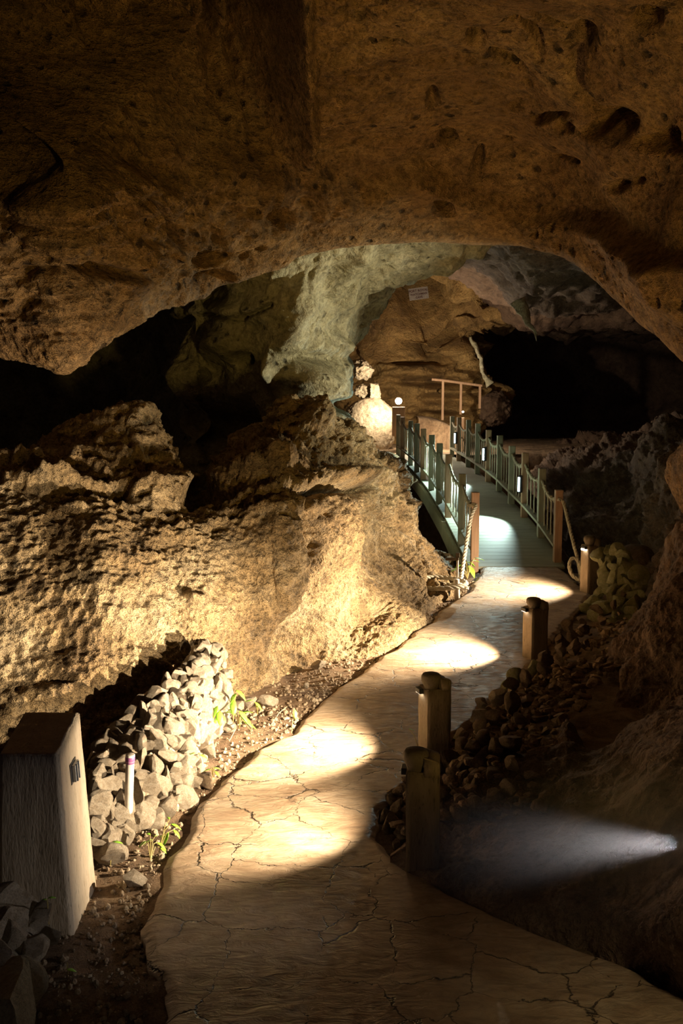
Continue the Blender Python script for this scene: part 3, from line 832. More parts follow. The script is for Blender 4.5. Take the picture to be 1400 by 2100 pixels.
ORD = ['first', 'second', 'third', 'fourth', 'fifth', 'sixth', 'seventh', 'eighth', 'ninth', 'tenth', 'eleventh', 'twelfth', 'thirteenth', 'fourteenth', 'fifteenth', 'sixteenth', 'seventeenth', 'eighteenth', 'nineteenth', 'twentieth',
       'twenty-first', 'twenty-second', 'twenty-third', 'twenty-fourth', 'twenty-fifth', 'twenty-sixth', 'twenty-seventh', 'twenty-eighth', 'twenty-ninth', 'thirtieth']
# left rubble wall: foot line -> crest line
foot = [G(192, 1760, 0), G(235, 1735, 0), G(300, 1690, 0), G(370, 1640, 0), G(395, 1595, 0), G(420, 1545, 0), G(445, 1505, 0), G(462, 1480, 0)]
mid_ = [P(192, 1650, 4.75), P(235, 1620, 4.95), P(295, 1560, 5.2), P(345, 1500, 5.5), P(375, 1460, 5.75), P(400, 1420, 5.95), P(425, 1390, 6.15), P(455, 1370, 6.4)]
crest = [P(185, 1560, 5.35), P(215, 1515, 5.45), P(255, 1475, 5.65), P(300, 1425, 5.85), P(345, 1400, 6.0), P(385, 1365, 6.2), P(410, 1332, 6.4), P(445, 1325, 6.6)]
def cr(pts, n): return catmull(np.array([list(p) for p in pts]), n)
NS = 17; NC = 10
F_, Mi, Cr = cr(foot, 60), cr(mid_, 60), cr(crest, 60)
def pile(s, t):
    i = min(59, max(0, s * 59)); k = min(58, int(i)); f = i - k
    a = F_[k] * (1 - f) + F_[k + 1] * f; b = Mi[k] * (1 - f) + Mi[k + 1] * f; c = Cr[k] * (1 - f) + Cr[k + 1] * f
    p = a * (1 - t) * (1 - t) + 2 * t * (1 - t) * (2 * b - .5 * (a + c)) + c * t * t
    return Vector(p)
course = ['bottom course', 'second course up', 'third course up', 'fourth course up', 'fifth course up', 'sixth course up', 'seventh course up', 'eighth course up', 'just under the crest', 'on the crest']
cnt = 0
for c in range(NC):
    t = (c + .3) / (NC - .2)
    n = NS + (c % 2) + (2 if c < 5 else 0)
    for i in range(n):
        s = 1 - (i + .2 + random.uniform(-.15, .15)) / n
        p = pile(s, t + random.uniform(-.03, .03))
        sz = random.uniform(.038, .062) * (1.0 + .25 * (1 - s)); 
        if random.random() < .15: sz *= 1.35
        look = 'chunky' if sz > .066 else ('small' if sz < .042 else 'angular')
        p = p + Vector((random.uniform(-.012, .02), random.uniform(-.02, .012), random.uniform(-.01, .02)))
        stone(ST, p, sz, f"{look} limestone, {course[c]}, {ORD[i]} from the rubble wall's tall end", 'limestone pieces of the rubble wall on the left')
        cnt += 1
# the earth core behind the stones
Wc = np.array([[list(pile(s, t) + Vector((-.07, .10, -.07))) for s in np.linspace(0, 1, 60)] for t in np.linspace(-.1, 1.0, 30)])
back = Wc[-1] + np.array([-.15, .5, -.35]); Wc = np.concatenate([Wc, [back]])
side = Wc[:, -1:] + np.array([-.3, .25, -.1]); Wc = np.concatenate([Wc, side], 1)
o = surface_object('floor.001', Wc, M['soil'], lambda W, A: fbm(W * 6, 3) * .02)
props(o, 'earth bank packed behind the rubble wall', 'ground', kind='structure')

def chips(name, n, sampler, smin, smax, mat, label):
    Vs = []; Fs = []; k = 0; rs = random.Random(n)
    ic = bmesh.new(); bmesh.ops.create_icosphere(ic, subdivisions=2, radius=1)
    V0 = np.array([v.co for v in ic.verts]); F0 = np.array([[v.index for v in f.verts] for f in ic.faces]); ic.free()
    for i in range(n):
        p = sampler(rs); sz = rs.uniform(smin, smax); q = V0 * (1 + .35 * fbm(V0 * 1.3 + i * 7.7, 2)[:, None])
        for _ in range(6):
            nn = np.array([rs.gauss(0, 1) for _ in range(3)]); nn /= np.linalg.norm(nn); dd = q @ nn; q = q - np.outer(np.clip(dd - .55, 0, None), nn)
        q = q * sz * np.array([rs.uniform(.9, 1.5), rs.uniform(.8, 1.2), rs.uniform(.6, 1)]) + np.array(list(p))
        Vs.append(q); Fs.append(F0 + i * len(V0))
    me = bpy.data.meshes.new(name); me.from_pydata(np.concatenate(Vs).tolist(), [], np.concatenate(Fs).tolist()); me.update()
    o = link(name, me, None, mat); props(o, label, 'rubble', kind='stuff'); return o
chips('rubble', 420, lambda r: pile(r.random(), r.uniform(.0, 1.0)) + Vector((-.01, .025, -.012)), .018, .036, M['stone'], 'small limestone chips wedged between the stones of the left rubble wall')

# right mossy stack near the last bollard
ft = [P(1196, 1250, 9.9), P(1225, 1270, 9.4), P(1255, 1290, 9.1), P(1282, 1300, 9.0), P(1300, 1270, 9.2)]
cr_ = [P(1222, 1135, 10.5), P(1238, 1122, 10.5), P(1258, 1122, 10.3), P(1272, 1128, 10.2), P(1285, 1150, 10.1)]
fA, cA = cr(ft, 20), cr(cr_, 20)
for c in range(8):
    n = 4 + (c < 5)
    for i in range(n):
        s = (i + .3 + random.uniform(-.1, .1)) / n; k = int(s * 19); t = (c + .2) / 7.6
        p = Vector(fA[k] * (1 - t) + cA[k] * t) + Vector((.12 * math.sin(t * 3.1), -.12 * math.sin(t * 3.1), 0))
        sz = random.uniform(.075, .12)
        stone(SG, p, sz, f'{"big" if sz > .1 else "small"} mossy stone, {ORD[c]} row up, {ORD[i]} from left in the green stack', 'mossy stones stacked behind the farthest bollard')

# dark stones between the path and the right bank
def edge_pt(px, py, jit=.0): return G(px, py, 0)
strip = [(1170, 1290), (1120, 1345), (1085, 1390), (1030, 1430), (985, 1475), (950, 1520), (930, 1570), (915, 1620), (905, 1670), (905, 1720)]
near = ['beside the mossy stack', 'right of the third bollard', 'below the third bollard', 'on top of the pale heap', 'low on the pale heap', 'right of the second bollard',
        'at the second bollard foot', 'behind the nearest bollard', 'beside the nearest bollard head', 'beside the nearest bollard shaft']
rowsn = ['edging the path', 'one in from the path', 'two in from the path', 'three in from the path', 'highest up the bank']
for k, (x, y) in enumerate(strip):
    for r_ in range(5):
        for j in range(1 + (r_ < 1)):
            px = x + r_ * (27 + k) + random.uniform(-6, 6); py = y - r_ * 5 + random.uniform(-6, 6) + j * 20
            base = G(px, py, .0)
            zz = .02 + .045 * r_ + random.uniform(0, .03) + (.06 if k in (3, 4) else 0)
            sz = random.uniform(.045, .075)
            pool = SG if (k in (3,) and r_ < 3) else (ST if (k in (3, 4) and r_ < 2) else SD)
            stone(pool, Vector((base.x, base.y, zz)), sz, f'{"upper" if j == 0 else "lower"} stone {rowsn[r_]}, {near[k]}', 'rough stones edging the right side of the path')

def bank_chip(r):
    k = r.uniform(0, len(strip) - 1.001); i = int(k); f = k - i; q = r.random()
    x = strip[i][0] * (1 - f) + strip[i + 1][0] * f + (-110 if (i > 6 and r.random() < .35) else 5) + q * 230; y = strip[i][1] * (1 - f) + strip[i + 1][1] * f - q * 25 + r.uniform(-10, 14)
    b = G(x, y, 0); return Vector((b.x, b.y, .0 + .16 * q + r.uniform(-.01, .03)))
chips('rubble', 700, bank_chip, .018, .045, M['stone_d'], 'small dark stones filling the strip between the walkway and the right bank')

# ---------- single stones
def rest(px, py, size, label, pool=ST, z=-.02, flat=(1, 1, 1), name='stone', rot=None):
    b = G(px, py, z)
    return stone(pool, Vector((b.x, b.y, z + size * .45)), size, label, None, rot, flat, name)
rest(548, 1445, .062, 'blocky grey stone lying alone on the soil right of the plant', rot=(0, 0, .3), flat=(1.1, .9, 1))
rest(512, 1447, .052, 'rounded pale stone in the small cluster by the leafy plant')
rest(490, 1462, .055, 'front pale stone of the small cluster behind the leafy plant')
rest(506, 1466, .028, 'smallest stone of the cluster behind the leafy plant')
rest(462, 1472, .05, 'upright stone leaning at the tall end of the rubble wall')
rest(652, 1370, .065, 'brown stone lying against the foot of the cave wall')
rest(628, 1408, .024, 'tiny white pebble on dark soil near the path bend')
rest(272, 1812, .062, 'pale pitted stone alone on gravel in front of the pillar', rot=(.2, .1, .5))
rest(225, 1770, .075, 'knobbly stone under a leaf behind the pillar foot')
rest(208, 1722, .075, 'bright block against the right side of the pillar')
rest(235, 1700, .06, 'wedge shaped stone left of the white pipe foot')
rest(245, 1735, .05, 'bright flat stone at the foot of the white pipe', flat=(1.5, 1, .5))
rest(400, 1612, .06, 'brown stone rolled out from the rubble wall foot')
rest(382, 1648, .07, 'broad low stone at the foot of the rubble wall', flat=(1.4, 1, .7))
rest(420, 1612, .055, 'half buried stone beside the path edge', SD)
rest(350, 1655, .06, 'leaning slab at the near foot of the rubble wall')
for px, py, sz, lb in ((800, 1700, .06, 'dark stone in the notch of the path left of the nearest bollard'), (815, 1668, .055, 'dark stone behind the nearest bollard, against the path edge'), (790, 1680, .045, 'small dark stone at the tip of the path notch'),
                       (822, 1720, .06, 'dark stone touching the nearest bollard on its left'), (805, 1650, .045, 'little dark stone at the upper end of the path notch'), (812, 1742, .04, 'lowest dark stone in the path notch')):
    rest(px, py, sz, lb, SD)
# pile at bottom left corner
heap = [(30, 1905, .12, 'largest pale block of the corner heap, in front of the pillar'), (76, 1905, .085, 'rounded tan stone tucked against the pillar foot'), (-8, 1935, .10, 'stone cut by the left edge in the corner heap'),
        (38, 1948, .08, 'greyish stone below the largest block of the corner heap'), (104, 1930, .045, 'small stone right of the corner heap'), (62, 1965, .07, 'tall narrow stone in the middle of the corner heap'), (10, 2010, .11, 'brown flat faced stone low in the corner heap'),
        (50, 2045, .10, 'speckled stone at the right of the lower corner heap'), (-30, 2080, .12, 'dark stone under the left edge of the corner heap'), (15, 2125, .17, 'big boulder in the bottom left corner of the picture'), (82, 1940, .03, 'tiny chip between the heap and the pillar')]
for px, py, sz, lb in heap: rest(px, py, sz, lb, ST, z=.0 if py > 1960 else .02)

# ---------- boulder and knobs by the bridge end
def blob(name, loc, scale, seed, mat, label=None, cat=None, amp=.2, sub=5, freq=1.6, cut=()):
    bm = bmesh.new(); bmesh.ops.create_icosphere(bm, subdivisions=sub, radius=1)
    for v in bm.verts:
        for n, d in cut:
            n = Vector(n).normalized(); k = v.co.dot(n)
            if k > d: v.co -= n * (k - d) * .9
    P_ = np.array([v.co for v in bm.verts]); q = fbm(P_ * freq + seed, 5, .6) * amp - np.clip(.35 - worley(P_ * 5 + seed), 0, 1) * amp; bm.normal_update()
    for v, k in zip(bm.verts, q):
        v.co += v.normal * float(k); v.co = Vector((v.co.x * scale[0], v.co.y * scale[1], v.co.z * scale[2]))
    me = bpy.data.meshes.new(name); bm.to_mesh(me); bm.free(); me.polygons.foreach_set('use_smooth', [True] * len(me.polygons))
    o = link(name, me, None, mat); o.location = loc
    if label: props(o, label, cat)
    return o
M['boulder'] = rock('boulder_limestone', (.34, .26, .17), (.52, .42, .28), (.62, .52, .38), 1.3, 1.0, .2, pit_scale=8, fine=22)
blob('boulder', P(760, 874, 25.0), (.72, .6, .76), 3, M['boulder'], 'brightly lit rounded boulder at the far left end of the footbridge', 'boulder', .12, 6, 1.6, (((1, 0, .05), .80), ((0, 0, -1), .8), ((.62, 0, .78), .93)))
blob('rock_block', P(768, 800, 24.9), (.22, .2, .26), 8, M['boulder'], 'small blocky rock perched on top of the lit boulder', 'rock', .45, 4, 1.6, (((1, 0, .2), .5), ((-1, 0, 0), .5), ((0, -1, 0), .5), ((0, 0, 1), .6)))
blob('rock_block', P(750, 803, 25.2), (.30, .22, .2), 28, M['boulder'], 'wide rock behind the blocky one on the boulder top', 'rock', .5, 5, 1.8)
blob('rock_block', P(745, 758, 25.2), (.26, .28, .26), 12, M['boulder'], 'knobbly rock stacked highest above the lit boulder', 'rock', .6, 5, 1.9, (((1, 0, 1), .6),))
blob('rock_ledge', P(785, 965, 17.5), (.42, .8, .34), 15, M['wall'], 'rounded ledge of rock under the left end of the footbridge', 'rock', .15, 5, 1.6)
blob('rock_ledge', P(775, 942, 23.6), (.55, .6, .20), 19, M['boulder'], 'low shelf of rock on which the lit boulder sits', 'rock', .15, 5, 1.6)
blob('boulder', P(1302, 1155, 12.4), (.27, .3, .25), 21, M['dark'], 'dim rounded boulder behind the mossy stack', 'boulder', .12, 4)
blob('boulder', P(1012, 838, 28.5), (.5, .6, .5), 23, M['dark'], 'dim bushy looking rock mound right of the far handrail', 'boulder', .3, 5, 3)

# hanging rock formations
def stalactite(pts, radii, seed, mat, label):
    m = MB().tube(catmull(np.array([list(p) for p in pts]), 24).tolist(), [float(r) for r in np.interp(np.linspace(0, 1, 24), np.linspace(0, 1, len(radii)), radii)], 14)
    P_ = np.array(m.v); q = fbm(P_ * 3 + seed, 4) * .12
    m.v = [tuple(np.array(v) + q[i]) for i, v in enumerate(m.v)]
    o = m.build('stalactite', mat, smooth=True); props(o, label, 'stalactite'); return o
stalactite([P(1062, 615, 18), P(1070, 634, 18), P(1083, 655, 18), P(1092, 675, 18), P(1097, 702, 18)], [.13, .10, .06, .04, .012], 1, M['boulder'], 'thin pale stalactite hanging in the darkness right of centre')
stalactite([P(965, 690, 26), P(985, 735, 26), P(992, 765, 26), P(1005, 790, 26)], [.05, .06, .05, .10], 5, M['pale'], 'slender pale rock rib beside the far handrail')

# ---------- footbridge
bridge = empty('footbridge', (0, 0, 0)); props(bridge, 'wooden footbridge with rope railings climbing away from the path', 'bridge')
def bz(y):   # deck height
    return float(np.interp(y, [11.5, 12.1, 13.4, 14.6, 16.8, 19, 21.5, 23.3], [.0, .01, .20, .36, .56, .68, .76, .80]))
left_px = [(973, 12.1), (946, 13.2), (918, 14.6), (899, 15.7), (883, 16.8), (866, 18.1), (853, 19.2), (840, 20.4), (824, 22.0), (815, 22.9)]
right_px = [(1143, 12.4), (1108, 13.5), (1073, 14.6), (1046, 15.6), (1021, 16.7), (998, 17.8), (976, 18.9), (957, 20.1), (938, 21.4), (924, 22.5)]
LP = [Vector(((px - 700) / FPX * d, d * .99, 0)) for px, d in left_px]
RP = [Vector(((px - 700) / FPX * d, d * .99, 0)) for px, d in right_px]
for p in LP + RP: p.z = bz(p.y)
def interp_line(L, y): return float(np.interp(y, [p.y for p in L], [p.x for p in L]))
ny = 70
for i in range(ny):
    y0 = 12.05 + i * .156
    a, b = interp_line(LP, y0) - .05, interp_line(RP, y0) + .05; y1 = y0 + .149
    z0, z1 = bz(y0), bz(y1)
    m = MB().hexa([(a, y0, z0 - .035), (b, y0, z0 - .035), (b, y1, z1 - .035), (a, y1, z1 - .035)], [(a, y0, z0), (b, y0, z0), (b, y1, z1), (a, y1, z1)])
    m.build('deck_plank', M['deck'], bridge)
for L, sgn in ((LP, -1), (RP, 1)):
    st = MB(); kr = MB()
    for p, q in zip(L[:-1], L[1:]):
        for mb, zo, hh, ww, xo in ((st, -.16, .22, .06, .08), (kr, .20, .035, .09, -.01)):
            x0, x1 = p.x + sgn * xo, q.x + sgn * xo
            mb.hexa([(x0 - ww / 2, p.y, p.z + zo - hh / 2), (x0 + ww / 2, p.y, p.z + zo - hh / 2), (x1 + ww / 2, q.y, q.z + zo - hh / 2), (x1 - ww / 2, q.y, q.z + zo - hh / 2)],
                    [(x0 - ww / 2, p.y, p.z + zo + hh / 2), (x0 + ww / 2, p.y, p.z + zo + hh / 2), (x1 + ww / 2, q.y, q.z + zo + hh / 2), (x1 - ww / 2, q.y, q.z + zo + hh / 2)])
    st.build('stringer', M['wood_g'], bridge); kr.build('bottom_rail', M['wood_g'], bridge)
    for i, p in enumerate(L):
        hgt = .93 + random.uniform(-.02, .03)
        MB().box((0, 0, hgt / 2 - .17), (.095, .095, hgt + .34)).build('rail_post', M['wood'] if (i < 1 or i % 3 == 2) else M['wood_g'], bridge, bevel=.006).location = p
    for i, (p, q) in enumerate(zip(L[:-1], L[1:])):
        a = p + Vector((0, 0, .80)); b = q + Vector((0, 0, .80)); n = 7
        pts = [a.lerp(b, k / n) - Vector((0, 0, .10 * math.sin(math.pi * k / n))) for k in range(n + 1)]
        MB().rope(pts, .022, .13, 5).build('handrail_rope', M['rope'], bridge, smooth=True)
        for k in range(1, 5):
            t = k / 5; top = a.lerp(b, t) - Vector((0, 0, .10 * math.sin(math.pi * t))); bot = p.lerp(q, t) + Vector((0, 0, .215))
            MB().rope([top, bot], .0115, .075, 4).build('vertical_rope', M['rope'], bridge, smooth=True)
            if i < 5: MB().tube([top + Vector((0, 0, .03)), top + Vector((-.02 * sgn, .03, 0)), top + Vector((0, .02, -.05)), top + Vector((.02 * sgn, -.02, -.02)), top + Vector((0, 0, .03))], .011, 6).build('rope_knot', M['rope'], bridge, smooth=True)
# lamps on the right rail posts
def bridge_lamp(i, energy, cone, aimL, aimd):
    p = RP[i]; loc = p + Vector((-.075, -.05, .50))
    h = MB().box((0, 0, 0), (.05, .05, .26)).build('rail_lamp', M['black'], bridge, bevel=.006); h.location = loc
    MB().tube([(-.022, -.012, -.11), (-.022, -.012, .10)], .018, 10).build('lens', M['led_cool'], h, smooth=True)
    t = Vector((interp_line(LP, p.y + aimd) + aimL, p.y + aimd, bz(p.y + aimd) + .25))
    spot('lamp_light', loc + Vector((-.08, 0, -.06)), t, energy, cone, .6, COOL, .02, h)
bridge_lamp(2, 340, 104, 0, -.6)
bridge_lamp(5, 560, 84, 0, -.7)
bridge_lamp(8, 300, 70, 0, -.9)

# rope ends
def rope_thing(name, pts, r, label, pitch=None):
    m = MB().rope(catmull(np.array([list(p) for p in pts]), 60).tolist(), r, pitch, 6)
    o = m.build(name, M['rope'], smooth=True); props(o, label, 'rope'); return o
pa = LP[0] + Vector((.0, -.07, .79))
dl = 12.0
rope_thing('rope', [LP[0] + Vector((-.06, .04, .80)), LP[0] + Vector((-.075, -.05, .78)), LP[0] + Vector((.0, -.075, .79)), P(966, 1060, 11.8), P(958, 1105, 11.6), P(951, 1150, 11.4), P(946, 1185, 11.2), P(943, 1203, 11.0)], .024, 'thick rope hanging from the left bridge post down to the ground')
base = G(905, 1217, .02)
coil = [base + Vector((.30 * math.cos(a) * (1 - .02 * a), .22 * math.sin(a), .04 + .012 * a)) for a in np.linspace(.3, 9.0, 26)]
rope_thing('rope', coil, .026, 'pale rope end lying in a loose coil at the foot of the cave wall')
rp = RP[0]
rope_thing('rope', [rp + Vector((-.02, -.06, .80)), rp + Vector((.05, -.06, .76)), P(1165, 1070, 12.0), P(1176, 1115, 11.7), P(1184, 1145, 11.5), P(1190, 1180, 11.2), P(1188, 1192, 11.1)], .024, 'rope running from the right bridge post down to the farthest bollard')
rope_thing('rope', [P(1190, 1190, 11.12), P(1184, 1188, 11.15), P(1172, 1178, 11.2), P(1167, 1160, 11.25), P(1172, 1146, 11.3), P(1181, 1146, 11.3), P(1189, 1158, 11.25), P(1191, 1178, 11.15)], .024, 'loop of rope hanging beside the lamp of the farthest bollard')

# ---------- far side: lamps, handrail, ramp
def far_lamp(px, py, d, h, label, energy, color=WARM, name='post_lamp', w=.10):
    p = P(px, py, d); e = empty(name, (p.x, p.y, p.z - h)); props(e, label, 'lamp post')
    MB().box((0, 0, h / 2 - .1), (w, w, h)).build('post', M['wood'], e, bevel=.006)
    b = blob('bulb', (0, 0, h + .04), (w * .25 + .005,) * 3, 1, M['bulb'], amp=0, sub=3); b.parent = e
    point('lamp_light', (p.x - .02, p.y - .05, p.z + .22), energy, color, .04, e)
    return e
e1 = far_lamp(817, 826, 23.6, .70, 'post with a glaring white lamp right of the lit boulder', 330, WARM, w=.30)
spot('lamp_light', e1.location + Vector((.1, -.1, .8)), (2.2, 24.6, .8), 350, 75, .6, WARM, .04, e1)
e2 = far_lamp(949, 848, 24.0, .85, 'thin post with a small bright lamp behind the right railing', 30, (1, .88, .7), w=.07)
fen = empty('far_handrail', P(945, 860, 26)); props(fen, 'plain rusty handrail on three posts across the far ledge', 'handrail')
fl = fen.location
for px, pt, pbm in ((908, 780, 862), (945, 785, 850), (984, 790, 838)):
    a, b = P(px, pt, 26), P(px, pbm, 26)
    MB().box(((a.x + b.x) / 2 - fl.x, a.y - fl.y, (a.z + b.z) / 2 - fl.z), (.06, .06, (a.z - b.z))).build('post', M['wood'], fen, bevel=.004)
MB().tube([P(885, 778, 26) - fl, P(908, 780, 26) - fl, P(988, 791, 26) - fl], .035, 8).build('top_rail', M['wood'], fen)
# curved ramp wall beyond the landing
rw = [P(858, 858, 25.6), P(885, 860, 25.8), P(905, 866, 25.6), P(925, 876, 25.0), P(940, 890, 24.2), P(950, 905, 23.6)]
c_ = cr(rw, 30); rows = []
for k, p in enumerate(c_):
    rows.append([[p[0], p[1] + .9, p[2] + .05], [p[0], p[1] + .25, p[2] + .03], [p[0], p[1], p[2]], [p[0], p[1] - .04, p[2] - .06], [p[0] - .02, p[1] - .1, p[2] - .28], [p[0] - .03, p[1] - .12, .6]])
o = surface_object('ramp_wall', np.array(rows), M['soil']); props(o, 'low curved concrete ramp rising behind the far landing', 'ramp')  # dark soil material on the concrete ramp stands in for shade

# sign in the niche
sl = P(858, 602, 26.6)
sg = empty('sign', sl, 0); sg.rotation_euler = (0, math.radians(-8), 0); props(sg, 'small pale sign board reading Port Royal high on the far wall', 'sign')
MB().box((0, 0, 0), (.53, .025, .32)).build('board', M['signw'], sg, bevel=.004)
def text(body, z, size, parent, y=-.016):
    cu = bpy.data.curves.new('lettering', 'FONT'); cu.body = body; cu.size = size; cu.align_x = 'CENTER'; cu.extrude = .002; cu.offset = .003
    t = bpy.data.objects.new('tmp', cu); COL.objects.link(t)
    bpy.context.view_layer.update()
    me = bpy.data.meshes.new_from_object(t.evaluated_get(bpy.context.evaluated_depsgraph_get()))
    bpy.data.objects.remove(t)
    o = link('lettering', me, parent, M['ink']); o.location = (0, y, z); o.rotation_euler = (math.pi / 2, 0, 0); return o
text('PORT ROYAL', .05, .088, sg); text('WATCHMAN', -.04, .078, sg); text('CAVE', -.125, .078, sg)

# ---------- plants
def leaf_mesh(L, w, curl=.25):
    n = 7; v = []; f = []
    for i in range(n + 1):
        t = i / n; ww = w * math.sin(math.pi * min(1, t * .96 + .02)) ** .8 * (1 - .35 * t)
        z = -curl * L * t * t
        v += [(-ww, L * t, z + ww * .25), (0, L * t, z), (ww, L * t, z + ww * .25)]
    for i in range(n):
        a = i * 3
        f += [(a, a + 1, a + 4, a + 3), (a + 1, a + 2, a + 5, a + 4)]
    return v, f
def plant(base, leaves, label, cat='plant', name='seedling', lean=None):
    """leaves: list of (pixel x, pixel y, depth, length, heading, droop)"""
    base = Vector(base); e = empty(name, base); props(e, label, cat)
    for px, py, d, L, hd_, dr in leaves:
        tip = P(px, py, d); mid = (base + tip) / 2 + Vector((0, 0, .25 * (tip - base).length))
        mid = base.lerp(tip, .55) + Vector((0, 0, .03))
        MB().tube([(0, 0, -.01), mid - base, tip - base], .0018 * d / 4.5, 5).build('stem', M['stem'], e)
        v, f = leaf_mesh(L, L * .27)
        R = Matrix.Rotation(hd_, 3, 'Z') @ Matrix.Rotation(dr, 3, 'X')
        m = MB().add([tuple(R @ Vector(q) + (tip - base)) for q in v], f)
        o = m.build('leaf', M['leaf'], e, smooth=True)
        md = o.modifiers.new('thick', 'SOLIDIFY'); md.thickness = .0012
    return e
d0 = 4.6
plant(G(325, 1745), [(350, 1690, d0, .055, -1.5, -.3), (355, 1702, d0, .05, -1.9, -.6), (345, 1706, d0, .06, 2.6, -.8), (340, 1712, d0, .05, .9, -.3), (348, 1680, d0, .03, .6, .2)], 'bright green seedling nearest the path edge, tallest of the pair by the pipe')
plant(G(308, 1760), [(312, 1722, d0 - .05, .06, 1.3, -.4), (322, 1728, d0 - .05, .055, -1.6, -.5), (318, 1715, d0 - .05, .05, .1, -.2), (308, 1712, d0 - .05, .035, .9, .1), (328, 1738, d0, .04, -1.9, -.4), (300, 1725, d0, .045, 1.9, -.4)], 'low green seedling on gravel between the pipe and the path')
plant(G(226, 1772), [(232, 1738, 4.45, .06, 1.4, -.3), (228, 1728, 4.45, .05, -1.4, .1)], 'drooping leaf over the knobbly stone behind the pillar')
d1 = 6.15
plant(G(478, 1480), [(483, 1415, d1, .09, -1.9, -.5), (484, 1422, d1, .07, 2.4, -.6), (480, 1435, d1, .09, 2.9, -.9), (478, 1440, d1, .08, -2.8, -.9)], 'tall thin seedling with hanging leaves beside the rubble wall end')
plant(G(490, 1490), [(484, 1452, d1, .07, 1.6, -.2), (490, 1458, d1, .09, -2.2, -.5), (494, 1470, d1, .10, -2.0, -.4), (500, 1482, d1, .09, -1.5, -.3), (498, 1462, d1, .07, -1.0, .1), (478, 1462, d1, .06, 1.2, 0.1)], 'spreading green seedling in the bright light beside the small stone cluster')
plant(G(452, 1492), [(446, 1448, 6.0, .08, 2.6, -.7), (450, 1458, 6.0, .09, -3.0, -.7), (444, 1464, 6.0, .09, 2.8, -.6), (452, 1466, 6.0, .06, -2.2, -.5)], 'green leaves against the overlit face of the rubble wall')
plant(G(528, 1462), [(522, 1440, 6.3, .07, -1.8, -.6), (530, 1448, 6.3, .05, .3, -.2), (518, 1436, 6.3, .05, 1.6, 0)], 'small green sprig between two stones near the cave wall')
plant(G(598, 1500), [(604, 1455, 6.2, .06, -2.9, -.9)], 'single leaf on a long thin runner beside the path bend')
plant(G(436, 1592), [(438, 1575, 5.3, .04, -1.2, -.1), (432, 1578, 5.3, .045, 1.4, -.1), (440, 1582, 5.3, .04, -2.2, -.3)], 'little green rosette at the dark foot of the rubble slope')
plant(G(405, 1560), [(410, 1548, 5.4, .05, -1.6, -.3), (398, 1545, 5.4, .05, 1.2, -.3)], 'pair of olive leaves lying on bright gravel below the rubble wall')
plant(G(100, 1900), [(98, 1842, 3.75, .03, -1.4, .2), (96, 1845, 3.75, .02, 1.4, .2)], 'thin dim sprout in front of the concrete pillar')
plant(G(958, 1185), [(946, 1158, 11.6, .14, .6, -.4), (956, 1152, 11.6, .15, -1.0, -.3), (960, 1160, 11.6, .17, -2.6, -.6), (966, 1150, 11.6, .12, -1.2, 0), (940, 1165, 11.6, .12, 1.5, -.3), (972, 1145, 11.6, .13, -1.4, 0)], 'leafy green plant at the foot of the left bridge post')
plant(G(862, 1545), [(838, 1495, 5.9, .04, -1.2, -.2)], 'faint single sprout left of the second bollard')
o = plant(G(140, 1992), [(137, 1988, 3.55, .035, -1.6, .0)], 'fallen leaf on the dark soil at lower left', 'leaf', 'fallen_leaf')

# straws
for k, (a, b, lb) in enumerate([((555, 1488), (588, 1455), 'long dry straw lying by the path bend'), ((545, 1468), (570, 1478), 'dark twig lying in front of the blocky stone'), ((470, 1520), (500, 1480), 'dry stalk standing in the bright gravel'),
                                ((515, 1500), (475, 1462), 'dry stalk leaning towards the rubble wall')]):
    pa_, pb_ = G(*a), G(*b); m = MB().tube([pa_ + Vector((0, 0, .0)), (pa_ + pb_) / 2 + Vector((0, 0, .03)), pb_ + Vector((0, 0, .02))], .0025, 5)
    props(m.build('straw', M['straw'] if k != 1 else M['hood']), lb, 'straw')

# ---------- gravel (uncountable)
def gravel(name, n, sampler, smin, smax, mat, label):
    ico = bmesh.new(); bmesh.ops.create_icosphere(ico, subdivisions=1, radius=1)
    V0 = np.array([v.co for v in ico.verts]); F0 = np.array([[v.index for v in f.verts] for f in ico.faces]); ico.free()
    V = []; F = []; k = 0
    rs = np.random.RandomState(len(name) + n)
    while k < n:
        x, y = sampler(rs); s = smin + (smax - smin) * rs.rand() ** 2.5
        z = float(ground_z(x, y)) + float(fbm(np.array([[x * 2.2, y * 2.2, 0.]]), 4)[0]) * .05 + float(fbm(np.array([[x * 11, y * 11, 0.]]), 4, .6)[0]) * .02
        q = V0 * (s * (.7 + .6 * rs.rand(3))) * (1 + .25 * (rs.rand(len(V0), 1) - .5)); a = rs.rand() * 6.28
        c_, s_ = math.cos(a), math.sin(a)
        q = np.stack([q[:, 0] * c_ - q[:, 1] * s_, q[:, 0] * s_ + q[:, 1] * c_, q[:, 2]], -1) + np.array([x, y, z + s * .3])
        V.append(q); F.append(F0 + k * len(V0)); k += 1
    V = np.concatenate(V); F = np.concatenate(F)
    me = bpy.data.meshes.new(name); me.from_pydata(V.tolist(), [], F.tolist()); me.update()
    o = link(name, me, None, mat); props(o, label, 'gravel', kind='stuff'); return o
def samp_left(rs):
    y = 2.6 + (11.3 - 2.6) * rs.rand() ** 1.5; L, R = path_x(y)
    w = .8 if y < 6.2 else .5
    return float(L) - .03 - w * rs.rand() ** 1.3, y
gravel('gravel', 4200, samp_left, .004, .016, M['pebble'], 'loose gravel between the walkway and the left wall')

# ================================================================== LIGHTS OF THE CAVE
AMB = (1.0, .60, .20)
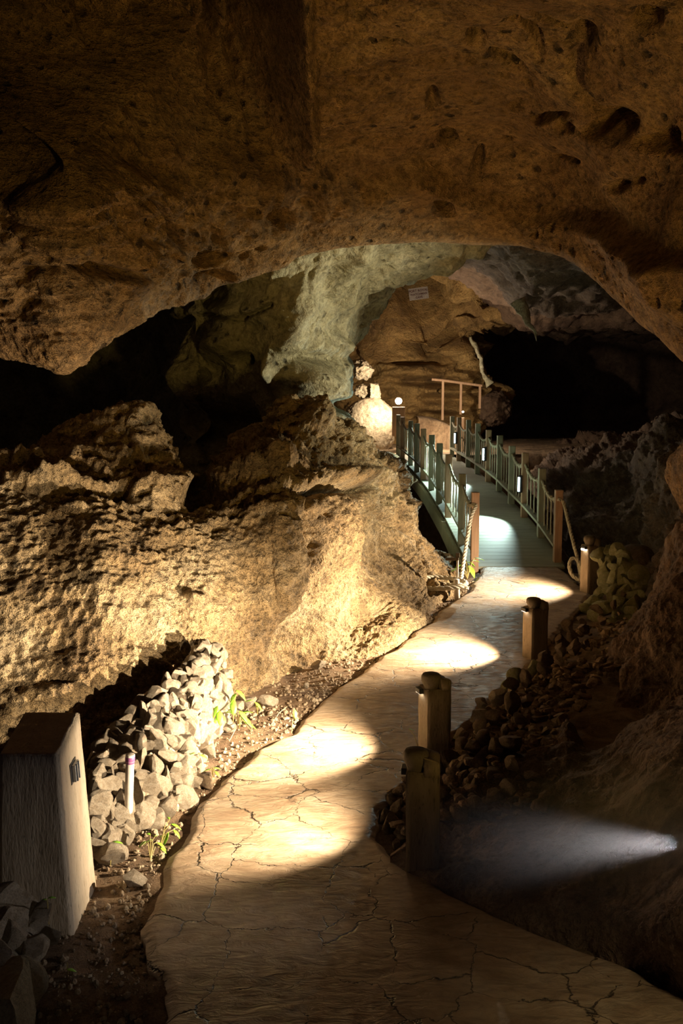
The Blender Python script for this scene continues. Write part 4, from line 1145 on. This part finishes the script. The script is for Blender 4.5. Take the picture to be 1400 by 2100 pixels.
# unseen off-frame spots added to brighten the roof, near path and left corner
spot('roof_fill_light', (1.9, .8, .7), (.2, 7.2, 3.15), 340, 60, 1.0, (1.0, .65, .16), .15)
spot('foreground_offframe_light', (1.55, 2.0, 1.0), (1.15, 2.7, 0), 24, 58, 1.0, (1.0, .80, .42), .03)
spot('corner_fill_light', (.3, 1.3, .9), (-1.25, 3.45, .12), 5, 28, 1.0, (1.0, .82, .5), .04)  # added fill for the corner stones and pillar front, no fixture there
# floodlight on the right wall behind the arch washing the flowstone
spot('arch_floodlight', P(1450, 850, 9.6), P(585, 755, 10.2), 560, 76, .9, (1.0, .91, .62), .08)

# beam lamp at the right edge
bl = empty('beam_lamp', P(1408, 1728, 3.55)); props(bl, 'small spotlight fixed to the rock at the right edge, its beam grazing the bank', 'spotlight')
MB().tube([(0, 0, 0), (.09, -.01, 0)], .028, 16).build('housing', M['black'], bl, smooth=True)
MB().tube([(-.004, 0, 0), (.001, 0, 0)], .022, 16).build('lens', emis('beam_lens', (1, .9, .75), 3), bl)
bp = P(1392, 1730, 3.52)
spot('beam_light', bp, P(900, 1735, 3.72), 50, 36, 1.0, (1.0, .93, .94), .03, bl)
hz = bpy.data.materials.new('thin_mist'); hz.use_nodes = True; nt = hz.node_tree; nt.nodes.remove(nt.nodes['Principled BSDF'])
vs_ = nt.nodes.new('ShaderNodeVolumeScatter'); vs_.inputs['Density'].default_value = .22; vs_.inputs['Anisotropy'].default_value = .1
nt.links.new(vs_.outputs[0], nt.nodes['Material Output'].inputs['Volume'])
tcn = nt.nodes.new('ShaderNodeTexCoord'); gr = nt.nodes.new('ShaderNodeTexGradient'); gr.gradient_type = 'QUADRATIC_SPHERE'
nt.links.new(tcn.outputs['Object'], gr.inputs[0]); mu = nt.nodes.new('ShaderNodeMath'); mu.operation = 'MULTIPLY'; mu.inputs[1].default_value = 1.6
nt.links.new(gr.outputs[1], mu.inputs[0]); nt.links.new(mu.outputs[0], vs_.inputs['Density'])
bm = bmesh.new(); bmesh.ops.create_icosphere(bm, subdivisions=4, radius=1); me = bpy.data.meshes.new('mist'); bm.to_mesh(me); bm.free()
o = link('mist', me, None, hz); o.location = P(1330, 1732, 3.62); o.scale = (.98, .34, .42)
props(o, 'thin mist glowing in the beam at lower right', 'mist', kind='stuff')

# ---------- world and view
w = bpy.data.worlds.new('world'); S.world = w; w.use_nodes = True
w.node_tree.nodes['Background'].inputs[0].default_value = (.55, .38, .5, 1); w.node_tree.nodes['Background'].inputs[1].default_value = .010
S.view_settings.view_transform = 'Standard'; S.view_settings.look = 'None'; S.view_settings.exposure = 0; S.view_settings.gamma = 1
try: S.view_settings.use_curve_mapping = False
except Exception: pass
S.cycles.use_denoising = True
S.cycles.max_bounces = 4; S.cycles.diffuse_bounces = 2; S.cycles.glossy_bounces = 2; S.cycles.volume_bounces = 0
S.cycles.transmission_bounces = 1; S.cycles.volume_step_rate = 3; S.cycles.use_adaptive_sampling = True; S.cycles.adaptive_threshold = .035
S.cycles.sample_clamp_indirect = 4
